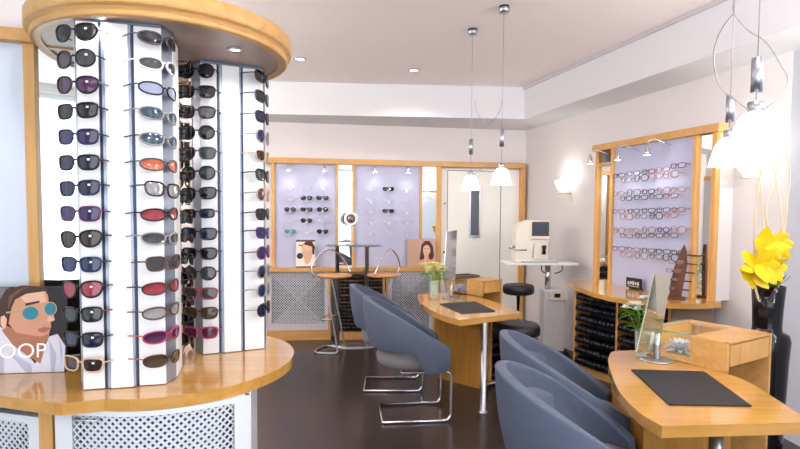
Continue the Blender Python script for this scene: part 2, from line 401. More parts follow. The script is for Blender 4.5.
def oval(rx, ry, n=64, c=CC): return [(c[0] + rx * math.cos(2 * math.pi * k / n), c[1] + ry * math.sin(2 * math.pi * k / n)) for k in range(n)]
cn = thing('canopy', 'round beech canopy roof above the two sunglasses towers', 'canopy', (-.957, 2.24, 2.095))
prof = [(.43, .004), (.452, .004), (.463, .0), (.468, .006), (.468, .026), (.463, .031), (.480, .034), (.485, .04), (.485, .088), (.48, .094), (.43, .094)]
ry_ = .46 / .468
b = MB(); b.lathe([(r + .009, z) for r, z in prof + prof[:1]], n=96, sy=1.0, cap=False); b.obj('rim', WE, cn)
b = MB(); b.lathe([(0.0, .010), (.455, .010), (.455, .07), (0, .07)], n=96, smooth=False); b.obj('soffit_disc', CANU, cn)
def downlight(name, label, loc, r, power, parent=None, ang_=150, group=None, col=(1, .93, .84), emitm=None):
    t = thing(name, label, 'ceiling light', loc, 0, group)
    b = MB(); b.lathe([(r * .72, .0), (r, 0), (r, -.006), (r * .74, -.010), (r * .72, -.002)], n=28); b.obj('trim_ring', STEEL, t)
    b = MB(); b.lathe([(0, -.004), (r * .7, -.004), (r * .7, -.0005), (0, -.0005)], n=20, smooth=False); b.obj('lens', emitm or BULB, t)
    l = bpy.data.lights.new('lamp', 'SPOT'); l.energy = power; l.spot_size = math.radians(ang_); l.spot_blend = .6; l.shadow_soft_size = r; l.color = col
    o = bpy.data.objects.new('lamp', l); C.objects.link(o); o.parent = t; o.location = (0, 0, -.03)
    return t
q = P(235, 48.5, 2.107)
downlight('recessed_spotlight', 'small lit recessed spotlight in the underside of the round canopy', (q.x, q.y, 2.107), .03, 7)
downlight('recessed_spotlight', 'recessed spotlight hidden in the canopy front above the near tower', (-1.0, 1.80, 2.107), .028, 3)

# counter, left straight run plus round end
b = MB()
rim = oval(.465, .515, 64, (-.92, 2.23))
pts = [p for k, p in enumerate(rim)]
b.prism(pts, .81, .85)
b.obj('dummy', W) if False else None
st = [P(52, 403.5, .85), P(0, 395.5, .85)]
run = []
for k in range(0, 49):            # from ~-105 deg clockwise... build from right/back round the front to the left
    a = math.radians(110 - k * 5.0)
    run.append((-.92 + .465 * math.cos(a), 2.23 + .515 * math.sin(a)))
run = [p for p in run if not (p[0] < -1.0 and p[1] < 2)]
left_pts = [(st[0].x, st[0].y), (st[1].x, st[1].y), (-2.4, 1.95), (-2.4, 1.78)]
poly = run + [(st[0].x + .03, st[0].y + .003), (st[0].x, st[0].y + .006), (st[1].x, st[1].y), (-1.72, 1.80), (-1.72, 2.04)]
pa = Mu @ Vector((uR, .045, 0)); poly += [(-1.45, 2.13), (pa.x, pa.y)]
b = MB(); b.prism(poly, .81, .85)
tag(b.obj('display_countertop', W, None, .005), 'glossy beech countertop with rounded end carrying the sunglasses towers and large poster', 'counter')
# base cabinets with lattice
bt = thing('lattice_cabinet', 'large white lattice panelled base cabinet below the round end of the near counter', 'cabinet')
pl = [P(52, 409, .81), P(75, 410.5, .81), P(100, 411.5, .81), P(125, 412, .81), P(150, 411, .81), P(175, 408.5, .81), P(200, 405, .81), P(228, 400, .81), P(252, 395, .81)]
pl = [Vector((CC[0] + (p.x - CC[0]) * .985, CC[1] + (p.y - CC[1]) * .985, 0)) for p in pl]
cum = [0]
for i in range(1, len(pl)): cum.append(cum[-1] + (pl[i] - pl[i - 1]).length)
def onl(u, dep, z):
    u = min(max(u, 0), cum[-1] - 1e-6)
    for i in range(1, len(pl)):
        if u <= cum[i]: break
    f = (u - cum[i - 1]) / (cum[i] - cum[i - 1]); p = pl[i - 1].lerp(pl[i], f)
    def nrm(j):
        a = pl[max(j - 1, 0)]; c = pl[min(j + 1, len(pl) - 1)]; t = (c - a).normalized(); return Vector((-t.y, t.x, 0))
    n = nrm(i - 1).lerp(nrm(i), f).normalized()
    return Vector((p.x + n.x * dep, p.y + n.y * dep, z))
def strip(mb, u0, u1, z0, z1, d0, d1, n=8):
    vs = []; fs = []
    for i in range(n + 1):
        u = u0 + (u1 - u0) * i / n
        for dd, zz in ((d0, z0), (d0, z1), (d1, z1), (d1, z0)): vs.append(onl(u, dd, zz))
    for i in range(n):
        for k in range(4): fs.append((i * 4 + k, i * 4 + (k + 1) % 4, i * 4 + 4 + (k + 1) % 4, i * 4 + 4 + k)[::-1])
    fs += [(0, 1, 2, 3), (4 * n + 3, 4 * n + 2, 4 * n + 1, 4 * n)]
    mb.add(vs, fs)
Lp = cum[-1]; lu0 = .062; lu1 = Lp - .06
b = MB(); strip(b, 0, Lp, 0, .808, .035, .05, 16); b.obj('inner_panel', DARKB, bt)
b = MB(); strip(b, 0, lu0, 0.0, .808, .0, .03, 3); strip(b, lu1, Lp, 0.0, .808, .0, .03, 3); strip(b, lu0, lu1, .79, .808, 0, .03, 12); strip(b, lu0, lu1, 0, .1, 0, .03, 12); b.obj('panel_frame', WHITE2, bt)
b = MB(); lattice(b, lu1 - lu0, .69, .0255, .0085, lambda u, v, dp: onl(lu0 + u, .004 + dp, .1 + v), seg=2); b.obj('lattice', LATW, bt)
b = MB(); p_ = onl(Lp, 0, 0); b.prism([(p_.x - .02, p_.y), (p_.x, p_.y + .0), (-.70, 2.6), (-.74, 2.6)], 0, .808); b.obj('side_panel', WHITE2, bt)
b = MB(); h0 = onl(lu0 + .02, -.02, .783); h1 = onl(lu0 + .10, -.02, .783)
b.tube([onl(lu0 + .02, 0, .783), h0, h1, onl(lu0 + .10, 0, .783)], .004); b.obj('handle', CHROME, bt)
b2 = thing('lattice_cabinet', 'white lattice panelled base cabinet at the far left below the large poster', 'cabinet')
pA = P(34, 405, .81); pB = P(50, 408, .81); pC = P(-60, 394, .81)
Ml = along((pC.x, pC.y + .02), (pA.x, pA.y + .02)); Ll = math.hypot(pA.x - pC.x, pA.y - pC.y)
b = MB(); b.box(0, Ll, .03, .05, 0, .808, M=Ml); b.obj('inner_panel', DARKB, b2)
b = MB(); b.box(Ll - .045, Ll, 0, .03, 0, .76, M=Ml); b.box(0, Ll - .045, 0, .03, .735, .76, M=Ml); b.box(0, Ll, 0, .03, 0, .1, M=Ml); b.obj('panel_frame', WHITE2, b2)
b = MB(); b.box(0, Ll, .005, .03, .772, .808, M=Ml); b.obj('inner_strip', mat('dark_strip', (54, 54, 62), .5), b2)
b = MB(); lattice(b, Ll - .045, .635, .0255, .0085, lambda u, v, dp: Ml @ Vector((u, .004 + dp, .1 + v))); b.obj('lattice', LATW, b2)
b = MB(); b.prism([(pA.x + .004, pA.y + .014), (pB.x - .002, pB.y + .012), (pB.x - .002, pB.y + .3), (pA.x + .004, pA.y + .3)], 0, .808)
b.obj('end_post', WV, b2)

# ------------------------------------------------------------------ eyewear prototypes
def outline(kind, side, n=22, grow=0.0):
    prm = dict(wayfarer=(.058, .043, 3.2, .12, 3.2), round=(.055, .050, 2.2, .04, 3.0), cat=(.060, .049, 2.4, .2, 3.4), sport=(.064, .036, 2.3, .05, 6.0), rect=(.052, .032, 3.6, .05, 2.4), oval=(.050, .034, 2.3, .04, 2.4))[kind]
    w_, h_, e, k, cv = prm; w_ += grow; h_ += grow; cx = side * (.0085 + w_ / 2 - grow / 2 * 1.0)
    r = []
    for i in range(n):
        a = 2 * math.pi * i / n; c, s = math.cos(a), math.sin(a)
        x = w_ / 2 * math.copysign(abs(c) ** (2 / e), c); z = h_ / 2 * math.copysign(abs(s) ** (2 / e), s)
        x *= (1 + k * z / (h_ / 2)) ; z += k * .2 * x * side
        X = cx + x
        r.append(Vector((X, cv * X * X, z)))
    return r, prm
def eyewear_meshes(kind, tlen, rimr=.0027, thin=False, glint_=False):
    fr = MB(); out = {}
    for side in (-1, 1):
        o, prm = outline(kind, side)
        fr.tube(o, rimr * (.55 if thin else 1), 6, True, ry=rimr * (.6 if thin else 1.3))
        c = sum(o, Vector()) / len(o); l = MB(); c2 = c + Vector((0, -.0025, 0))
        mid_ = [c2.lerp(p, .6) + Vector((0, -.0006, 0)) for p in o]
        n = len(o)
        l.add([c2] + mid_ + o, [(0, 1 + (i + 1) % n, 1 + i) for i in range(n)] + [(1 + i, 1 + (i + 1) % n, 1 + n + (i + 1) % n, 1 + n + i) for i in range(n)], 0, True)
        out['lens%d' % side] = l.mesh('lens')
        xe = max(abs(p.x) for p in o); ze = .008 if kind != 'round' else .006
        ye = prm[4] * xe * xe; X = side * (xe + .002)
        t_ = MB(); t_.tube([(side * (xe - .003), ye, ze), (X, ye + .006, ze + .001), (X + side * .002, ye + tlen * .5, ze), (X, ye + tlen, ze - (.016 if tlen > .11 else .003))], .0022 if not thin else .0012, 6, ry=(.001 if thin else .003)); out['temple%d' % side] = t_.mesh('temple')
    fr.tube([(-.011, .0005, .006), (0, -.0005, .009), (.011, .0005, .006)], rimr * (.6 if thin else 1.1), 6)
    out['frame'] = fr.mesh('frame')
    return out
EW = {}
for k in ('wayfarer', 'round', 'cat', 'sport', 'rect', 'oval'):
    EW[k] = eyewear_meshes(k, .060)
    for me in EW[k].values(): me.materials.append(BLACK)
EWT = {k: eyewear_meshes(k, .10, thin=True) for k in ('round', 'rect', 'oval')}
for e in EWT.values():
    for me in e.values(): me.materials.append(BLACK)
glint_mb = MB(); glint_mb.box(-.004, .004, -.0006, 0, -.003, .003); GLINTME = glint_mb.mesh('lens_glint'); GLINTME.materials.append(PAPER)  # white square imitating a reflection on the lens
MC = {}
def cm(kind, rgb):
    k = (kind, tuple(rgb))
    if k not in MC:
        rgb = tuple(v * .72 for v in rgb) if kind == 'lens' and max(rgb) < 140 else rgb
        MC[k] = mat(kind, rgb, .07 if kind == 'lens' else .3, .0, .8 if kind == 'lens' else .5, alpha=1) if kind != 'clear' else mat('clear_lens', rgb, .05, alpha=.22)
    return MC[k]
def setm(o, m): o.material_slots[0].link = 'OBJECT'; o.material_slots[0].material = m
def glasses(name, label, cat, kind, M, frame, lens, group, temple=None, thin=False, clear=False, glintp=False, scale=1.0):
    src = EWT if thin else EW
    t = thing(name, label, cat, group=group); t.matrix_world = M @ Matrix.Scale(scale, 4)
    e = src[kind]
    for key, me in e.items():
        nm = 'frame' if key == 'frame' else ('lens' if key.startswith('lens') else 'temple')
        o = bpy.data.objects.new(nm, me); C.objects.link(o); o.parent = t
        m = cm('frame', frame) if nm == 'frame' else (cm('clear' if clear else 'lens', lens) if nm == 'lens' else cm('frame', temple or frame))
        setm(o, m)
    if glintp:
        o = bpy.data.objects.new('lens_glint', GLINTME); C.objects.link(o); o.parent = t; o.location = (.043, .0012, .008); o.rotation_euler = (0, 0, .2)
    return t
CN = {'black': (22, 22, 28), 'grey': (84, 84, 92), 'purple': (98, 44, 98), 'navy': (34, 42, 84), 'violet': (62, 42, 112), 'brown': (62, 44, 40), 'teal': (54, 96, 120), 'orange': (196, 96, 62), 'green': (44, 62, 58), 'red': (150, 50, 60),
      'silver': (150, 148, 152), 'olive': (96, 78, 44), 'rose': (120, 50, 84), 'beige': (206, 178, 152), 'white': (236, 236, 240), 'pale blue': (150, 160, 190), 'magenta': (170, 46, 90), 'tortoiseshell': (88, 62, 52), 'blue': (40, 60, 110)}
# ------------------------------------------------------------------ sunglasses towers
def tower(label, cx, cy, rz, gl, gr, extra, zbot_l, zstep, ztop, where, extra2=0):
    t = thing('sunglasses_tower', label, 'display stand', (cx, cy, .852), rz, 'faceted sunglasses towers')
    hw, hd, cx1, cy1 = .157, .15, .025, .07; H_ = 2.104 - .852
    oc = [(-hw, -hd + cy1), (-hw + cx1, -hd), (hw - cx1, -hd), (hw, -hd + cy1), (hw, hd - cy1), (hw - cx1, hd), (-hw + cx1, hd), (-hw, hd - cy1)]
    b = MB(); b.prism([(x * .985, y * .985) for x, y in oc], 0, H_); b.obj('core', SILVER, t, .003)
    b = MB(); b.prism([(x * .96, y * .96) for x, y in oc], -.0, .004); 
    for nm, x0, x1, y0 in (('side_plate', -.131, -.064, .006), ('side_plate', .044, .131, .006), ('raised_plate', -.044, .028, .014)):
        b = MB(); b.box(x0, x1, -hd - y0, -hd + .003, .0, H_ - .012)
        if nm == 'raised_plate':
            b_ = MB(); b_.box(x0 - .011, x1 + .008, -hd - y0 + .004, -hd + .003, 0, H_ - .012); b_.obj('spine', SILVER, t, .002)
        b.obj(nm, WHITE, t, .003)
        b = MB(); b.box(-x1, -x0, hd - .003, hd + y0, .0, H_ - .012); b.obj(nm, WHITE, t, .003)
    for x0 in (-.064, .038):
        b = MB(); b.box(x0, x0 + .007, -hd - .004, -hd + .001, 0, H_ - .01); b.obj('slot', SLOT, t)
    for s in (-1, 1):
        b = MB(); b.box(s * hw - (.004 if s > 0 else .002), s * hw + (.002 if s > 0 else .004), -.07, .07, 0, H_ - .012); b.obj('end_plate', WHITE, t, .002)
    T = Tz(cx, cy, 0, rz)
    cfg = [(gl, (-.118 if where == 'near' else -.134, -.154), -26 if where == 'near' else -28, 'left'), (gr, (.118, -.152) if where == 'near' else (.112, -.155), 52 if where == 'near' else 58, 'right')]
    for lst, (x, y), yaw, side in cfg:
        for k, (kind, fr, le, te) in enumerate(lst):
            z = ztop - k * zstep
            M = T @ Matrix.Translation((x, y, z)) @ Matrix.Rotation(math.radians(yaw), 4, 'Z') @ Matrix.Translation((0, -.03, 0)) @ Matrix.Rotation(math.radians(random.uniform(-3, 3)), 4, 'Y')
            if kind == 'sport': M = M @ Matrix.Translation((0, -.004, 0))
            adj = {'wayfarer': 'square', 'round': 'round', 'cat': 'cat-eye', 'sport': 'wraparound', 'rect': 'rectangular', 'oval': 'oval'}[kind]
            col = ('%s-framed %s sunglasses with %s lenses' % (fr, adj, le)) if fr != le else '%s %s sunglasses' % (fr, adj)
            glasses('sunglasses', '%s, %s from top on %s edge of %s tower' % (col, ORD[k] if k < len(lst) - 1 else 'lowest', side, where) if k < len(lst) - 1 else '%s, lowest on %s edge of %s tower' % (col, side, where), 'sunglasses', kind, M, CN[fr], CN[le],
                    'sunglasses on the %s tower' % where, temple=CN[te] if te else None, glintp=(side == 'left' and where == 'near'), scale=1.1)
    for k in range(extra):
        z = ztop - .02 - k * zstep
        M = T @ Matrix.Translation((-.15, .13, z)) @ Matrix.Rotation(math.radians(-125), 4, 'Z') @ Matrix.Translation((0, -.035, 0))
        glasses('sunglasses', 'dark sunglasses, %s from top on back left edge of %s tower' % (ORD[k] if k < 13 else 'fourteenth', where), 'sunglasses', ('wayfarer', 'round', 'cat')[k % 3], M, CN['black'], CN['brown' if k % 2 else 'black'], 'sunglasses on the %s tower' % where)
    for k in range(extra2):
        z = ztop - .01 - k * zstep
        M = T @ Matrix.Translation((.15, .13, z)) @ Matrix.Rotation(math.radians(120), 4, 'Z') @ Matrix.Translation((0, -.035, 0))
        glasses('sunglasses', 'dark sunglasses, %s from top on back right edge of %s tower' % (ORD[k] if k < 13 else 'fourteenth', where), 'sunglasses', ('wayfarer', 'cat', 'oval')[k % 3], M, CN['brown' if k % 3 else 'black'], CN['black'], 'sunglasses on the %s tower' % where)
    return t
GL1 = [('cat', 'black', 'black', None), ('round', 'black', 'grey', None), ('cat', 'black', 'purple', 'silver'), ('wayfarer', 'black', 'black', None), ('wayfarer', 'navy', 'violet', None), ('wayfarer', 'black', 'navy', 'rose'), ('wayfarer', 'navy', 'navy', None),
       ('wayfarer', 'purple', 'violet', None), ('cat', 'black', 'brown', None), ('wayfarer', 'navy', 'blue', 'black'), ('cat', 'black', 'red', 'brown'), ('wayfarer', 'black', 'green', 'red'), ('wayfarer', 'black', 'navy', 'black'), ('wayfarer', 'beige', 'brown', 'beige')]
GR1 = [('sport', 'grey', 'black', None), ('sport', 'white', 'grey', None), ('sport', 'black', 'pale blue', None), ('sport', 'silver', 'teal', None), ('sport', 'silver', 'teal', 'black'), ('sport', 'grey', 'orange', None), ('wayfarer', 'black', 'silver', 'green'), ('sport', 'black', 'red', None),
       ('sport', 'silver', 'grey', None), ('wayfarer', 'tortoiseshell', 'grey', None), ('sport', 'brown', 'red', 'brown'), ('sport', 'tortoiseshell', 'silver', None), ('sport', 'magenta', 'purple', 'orange'), ('sport', 'brown', 'olive', 'orange')]
GL2 = [('round', 'black', 'black', None), ('wayfarer', 'black', 'black', None), ('wayfarer', 'black', 'grey', None), ('round', 'black', 'black', None), ('wayfarer', 'grey', 'green', None), ('round', 'black', 'green', 'silver'), ('wayfarer', 'black', 'black', None), ('rect', 'black', 'navy', None), ('wayfarer', 'black', 'navy', None), ('wayfarer', 'black', 'black', None),
       ('round', 'black', 'grey', None), ('wayfarer', 'red', 'grey', 'red'), ('wayfarer', 'brown', 'olive', None), ('wayfarer', 'magenta', 'rose', 'magenta')]
GR2 = [('wayfarer', 'black', 'black', None), ('wayfarer', 'green', 'black', None), ('wayfarer', 'black', 'navy', None), ('round', 'silver', 'violet', None), ('wayfarer', 'beige', 'brown', None), ('wayfarer', 'black', 'green', None), ('round', 'beige', 'purple', 'silver'), ('wayfarer', 'black', 'black', None), ('wayfarer', 'violet', 'violet', None),
       ('round', 'purple', 'violet', None), ('round', 'silver', 'navy', None), ('round', 'silver', 'blue', None), ('round', 'black', 'navy', 'silver')]
tower('near white and silver sunglasses tower at the front of the round counter', -.995, 1.986, math.radians(15.8), GL1, GR1, 0, 0, .0845, 2.045, 'near', extra2=14)
tower('far white and silver sunglasses tower at the back right of the round counter', -.795, 2.478, math.radians(25.5), GL2, GR2, 14, 0, .0845, 2.05, 'far')

# ------------------------------------------------------------------ posters
def flat(pts, M, y, mat_, name, parent, label=None, th=.0004):
    b = MB(); n = len(pts)
    vs = [M @ Vector((x, y, z)) for x, z in pts] + [M @ Vector((x, y + th, z)) for x, z in pts]
    b.add(vs, [tuple(range(n)), tuple(range(n, 2 * n))[::-1]] + [(i, (i + 1) % n, n + (i + 1) % n, n + i) for i in range(n)])
    return b.obj(name, mat_, parent, label=label)
def ell(cx, cz, rx, rz, n=24, rot=0):
    r = []
    for k in range(n):
        a = 2 * math.pi * k / n; x, z = rx * math.cos(a), rz * math.sin(a); r.append((cx + x * math.cos(rot) - z * math.sin(rot), cz + x * math.sin(rot) + z * math.cos(rot)))
    return r
I4 = Matrix.Identity(4)
def M_(n, c, r=.6): return mat(n, c, r)
SK = M_('printed_skin', (206, 150, 122)); SKL = M_('printed_light_skin', (228, 180, 154)); HAIR = M_('printed_brown_hair', (70, 46, 36)); SHIRT = M_('printed_pale_shirt', (214, 214, 228)); PDK = M_('printed_dark_ground', (44, 38, 42)); TEAL = M_('printed_teal_lens', (44, 128, 150), .4); LIP = M_('printed_lips', (176, 96, 92)); SHD = M_('printed_fold', (178, 182, 204)); SKD = M_('printed_brown_skin', (170, 112, 88)); PW = M_('printed_white', (250, 250, 250))
pr = P(66, 372, .85); plft = P(0, 374, .85)
s_ = (Vector((pr.x, pr.y)) - Vector((plft.x, plft.y))).length / 66          # metres per photo pixel on the poster
pt = thing('poster', 'large poster of a man in teal round sunglasses standing on the near counter', 'poster', (pr.x, pr.y, .852), math.atan2(pr.y - plft.y, pr.x - plft.x))
pt.rotation_euler.x = math.radians(-4)
def pp(L): return [(-(150 - x) / 2.256 * s_, (283 - y) / 2.256 * s_ * 1.0) for x, y in L]
wL = -.38
HP = 93 * s_
b = MB(); b.box(wL, 0, 0, .012, 0, HP); b.obj('board', PDK, pt)
flat(pp([(-160, 74), (20, 74), (8, 150), (10, 283), (-160, 283)]), I4, -.0004, M_('printed_grey', (120, 112, 118)), 'printed_background', pt)
flat(pp([(148, 220), (146, 283), (-120, 283), (-110, 200), (0, 165), (40, 210), (80, 262), (112, 196), (130, 190)]), I4, -.0008, SHIRT, 'printed_shirt', pt)
flat(pp([(10, 165), (60, 190), (104, 214), (92, 262), (60, 240), (30, 215), (5, 180)]), I4, -.0012, SKD, 'printed_neck', pt)
flat(pp([(12, 118), (20, 96), (50, 84), (100, 80), (108, 96), (110, 118), (122, 146), (124, 156), (114, 160), (116, 172), (112, 184), (110, 200), (100, 212), (84, 214), (60, 200), (36, 184), (18, 160)]), I4, -.0016, SK, 'printed_face', pt)
flat(pp([(40, 92), (98, 84), (106, 112), (60, 116)]), I4, -.0020, SKL, 'printed_forehead', pt)
flat(pp([(-4, 150), (0, 104), (14, 78), (50, 70), (104, 74), (106, 84), (60, 90), (34, 104), (26, 124), (20, 160), (8, 176), (0, 168)]), I4, -.0024, HAIR, 'printed_hair', pt)
flat(pp([(2, 146), (10, 142), (16, 152), (14, 172), (8, 176), (2, 164)]), I4, -.0028, SKL, 'printed_ear', pt)
flat(pp([(56, 114), (88, 108), (90, 112), (58, 120)]), I4, -.0028, HAIR, 'printed_eyebrow', pt)
flat(pp([(36, 184), (60, 190), (92, 196), (112, 188), (108, 202), (98, 212), (84, 214), (60, 200)]), I4, -.0020, SKD, 'printed_stubble', pt)
flat(pp([(108, 146), (120, 146), (124, 156), (113, 161), (106, 158)]), I4, -.0022, SKL, 'printed_nose', pt)
flat(pp([(20, 96), (40, 80), (70, 72), (52, 80), (30, 98), (18, 130)]), I4, -.0028, M_('printed_hair_shine', (108, 76, 58)), 'printed_hair_strand', pt)
flat(pp([(86, 176), (100, 172), (116, 176), (100, 186), (88, 184)]), I4, -.0028, LIP, 'printed_mouth', pt)
flat(pp([(14, 134), (50, 128), (50, 132), (14, 138)]), I4, -.0028, M_('printed_gold', (190, 160, 110)), 'printed_temple', pt)
for cxp, cyp, r1, r2 in ((69, 138, 20, 18), (114, 128, 15, 17)):
    flat([(x, z) for x, z in ell(*pp([(cxp, cyp)])[0], r1 / 2.256 * s_, r2 / 2.256 * s_)], I4, -.0031, M_('printed_gold_rim', (190, 170, 130)), 'printed_rim', pt)
    flat([(x, z) for x, z in ell(*pp([(cxp, cyp)])[0], (r1 - 2) / 2.256 * s_, (r2 - 2) / 2.256 * s_)], I4, -.0036, TEAL, 'printed_lens', pt)
for L in ([(20, 232), (70, 262), (74, 283), (60, 283)], [(112, 206), (128, 240), (124, 283), (116, 283)], [(-30, 200), (10, 240), (10, 283), (-4, 283)], [(134, 196), (142, 230), (140, 270), (136, 230)]):
    flat(pp(L), I4, -.0014, SHD, 'printed_fold', pt)
me = text_mesh('JOOP', .078); me.materials.append(PW)
o = link('lettering', me, pt); o.rotation_euler = (math.pi / 2, 0, 0); q = pp([(106, 246)])[0]
wtxt = max(v.co.x for v in me.vertices); o.location = (q[0] - wtxt, -.0040, q[1])
o.scale = (1, 1, 1)
# small rear posters
def at_rear(px, z, off=-.1):
    q = PL(px, 250, (-1.494, 6.258 + off), (1.558, 6.742 + off)); return Vector((q.x, q.y, z))
def small_poster(label, px0, px1, h, ground):
    a, c = at_rear(px0, .852), at_rear(px1, .852); t = thing('poster', label, 'poster', a, math.atan2(c.y - a.y, c.x - a.x)); w_ = (c - a).length
    t.rotation_euler.x = math.radians(-5)
    b = MB(); b.box(0, w_, 0, .012, 0, h); b.obj('board', ground, t)
    return t, w_, h
t, w_, h_ = small_poster('small poster of a man with round black lens standing on the rear ledge', 296, 315, .325, M_('printed_cream', (236, 226, 220)))
def sc(L): return [(x * w_, z * h_) for x, z in L]
flat(sc([(0, .93), (1, .93), (1, 1), (0, 1)]), I4, -.0006, M_('brown_bar', (92, 70, 62)), 'printed_bar', t)
flat(sc([(0, 0), (1, 0), (1, .05), (0, .05)]), I4, -.0006, M_('brown_bar2', (92, 70, 62)), 'printed_bar', t)
flat(sc([(.3, .85), (.7, .93), (.9, .7), (.85, .4), (.7, .15), (.5, .12), (.45, .3), (.3, .45)]), I4, -.0006, SKL, 'printed_face', t)
flat(sc([(.38, .84), (.5, .93), (.85, .93), (1, .75), (.95, .45), (.86, .5), (.84, .75), (.6, .8)]), I4, -.0010, HAIR, 'printed_hair', t)
flat([(x, z) for x, z in ell(.2 * w_, .42 * h_, .16 * w_, .11 * h_)], I4, -.0014, BLACK, 'printed_lens', t)
flat(sc([(.12, .8), (.36, .76), (.36, .8), (.14, .84)]), I4, -.0014, HAIR, 'printed_lettering', t)
t, w_, h_ = small_poster('pink poster of a dark-haired woman on the rear ledge beside the door', 407.5, 436, .335, M_('printed_pink', (206, 164, 160)))
flat(sc([(0, 0), (.4, 0), (.4, 1), (0, 1)]), I4, -.0006, M_('printed_tan', (196, 158, 142)), 'printed_curtain', t)
flat(sc([(.42, .25), (.5, .8), (.62, .93), (.78, .93), (.9, .75), (.94, .4), (.88, .25)]), I4, -.0008, HAIR, 'printed_hair', t)
flat(ell(.68 * w_, .6 * h_, .13 * w_, .19 * h_), I4, -.0012, SKL, 'printed_face', t)
flat(sc([(.36, 0), (.45, .22), (.6, .3), (.62, .45), (.74, .45), (.76, .28), (.92, .2), (1, 0)]), I4, -.0011, M_('printed_rose_dress', (226, 150, 132)), 'printed_dress', t)
flat(sc([(.56, .1), (.6, .38), (.56, .5), (.62, .5), (.68, .36), (.66, .1)]), I4, -.0016, SKL, 'printed_hand', t)
flat(sc([(.6, .66), (.66, .66), (.66, .64), (.6, .64)]), I4, -.0016, HAIR, 'printed_eye', t); flat(sc([(.71, .66), (.77, .66), (.77, .64), (.71, .64)]), I4, -.0016, HAIR, 'printed_eye', t)
flat(sc([(.65, .5), (.72, .5), (.7, .48), (.67, .48)]), I4, -.0016, LIP, 'printed_mouth', t)

# ------------------------------------------------------------------ eyewear on the rear panels
rows = [1.80, 1.67, 1.54, 1.41, 1.28]; colsL = [-1.27, -1.03, -.88]
rown = ['top', 'second', 'middle', 'fourth', 'bottom']
dark = {(0, 1, 1), (0, 1, 2), (0, 2, 0), (0, 2, 1), (0, 2, 2), (0, 3, 1), (0, 4, 2), (1, 0, 1), (1, 2, 1)}
PX = [[290, 306.5, 322.5], [371, 388.5, 406.5]]; PY = [[187, 198, 209.5, 220.5, 231.5], [189, 200, 211, 222, 233]]
for pnl in (0, 1):
    for r in range(5):
        for c in range(3):
            q = PL(PX[pnl][c], PY[pnl][r], (-1.494, 6.218), (1.558, 6.702))
            dk = (pnl, r, c) in dark
            M = Matrix.Translation(q) @ Matrix.Rotation(math.atan(.1586), 4, 'Z')
            cn_ = ['left', 'middle', 'right'][c]; pn = ['left', 'right'][pnl]
            if dk: glasses('sunglasses', 'black sunglasses on clear holder, %s row %s of %s rear panel' % (rown[r], cn_, pn), 'sunglasses', 'wayfarer' if (r + c) % 2 else 'round', M, CN['black'], CN['black'], 'eyewear on the rear panels')
            elif (pnl, r, c) == (0, 4, 0): glasses('sunglasses', 'teal lensed sunglasses, bottom row left of left rear panel', 'sunglasses', 'round', M, CN['silver'], (70, 150, 150), 'eyewear on the rear panels')
            else: glasses('spectacles', 'rimless clear spectacles, %s row %s of %s rear panel' % (rown[r], cn_, pn), 'glasses', 'oval' if (r + c) % 2 else 'rect', M, (168, 164, 172), (240, 244, 250), 'eyewear on the rear panels', thin=True, clear=True)
            h = MB(); Mh = Matrix.Translation((q.x, q.y, q.z - .022)) @ Matrix.Rotation(math.atan(.1586), 4, 'Z')
            h.box(-.022, .022, -.005, .046, -.006, -.003, M=Mh); h.box(-.012, .012, -.012, -.008, -.016, .02, M=Mh); h.box(-.012, .012, -.012, 0, -.006, -.003, M=Mh)
            tag(h.obj('eyewear_holder', cm('clear', (250, 250, 255))), 'clear holder bracket, %s row %s of %s rear panel' % (rown[r], cn_, pn), 'holder', 'clear holders on the rear panels')
# right wall spectacles, dense zigzag rows
RY = [(177, 169), (195, 191), (213, 211), (232, 231), (250, 254)]
FC = [(70, 50, 52), (40, 36, 44), (150, 90, 80), (120, 104, 110), (90, 66, 90), (150, 120, 96), (52, 52, 64), (160, 110, 112)]
FN = ['dark brown', 'black', 'copper', 'grey', 'plum', 'bronze', 'navy', 'rose']
RPA, RPB = (1.84 - .045, 5.06 - .016), (2.273 - .045, 3.87 - .016)
yawr = math.atan2(RB[1] - RA[1], RB[0] - RA[0])
for r in range(5):
    for c in range(9):
        px = 618 + c * 7.2 + (c * .22); f = c / 8
        py = RY[r][0] + (RY[r][1] - RY[r][0]) * f + (4.0 if c % 2 else -1.5) - (2 if r == 0 and c == 8 else 0)
        off = .03 if c % 2 else 0
        q = PL(px, py, (RPA[0] - off, RPA[1] - off * .36), (RPB[0] - off, RPB[1] - off * .36))
        i = (r * 5 + c * 3) % 8
        M = Matrix.Translation(q) @ Matrix.Rotation(yawr + random.uniform(-.12, .12), 4, 'Z')
        glasses('spectacles', '%s framed spectacles, %s from left in %s row of right wall panel' % (FN[i], ORD[c], rown[r]), 'glasses', ('rect', 'oval', 'rect', 'round')[(r + c) % 4], M, FC[i], (236, 240, 250), 'spectacles on the right wall panel', clear=True, scale=1.08)

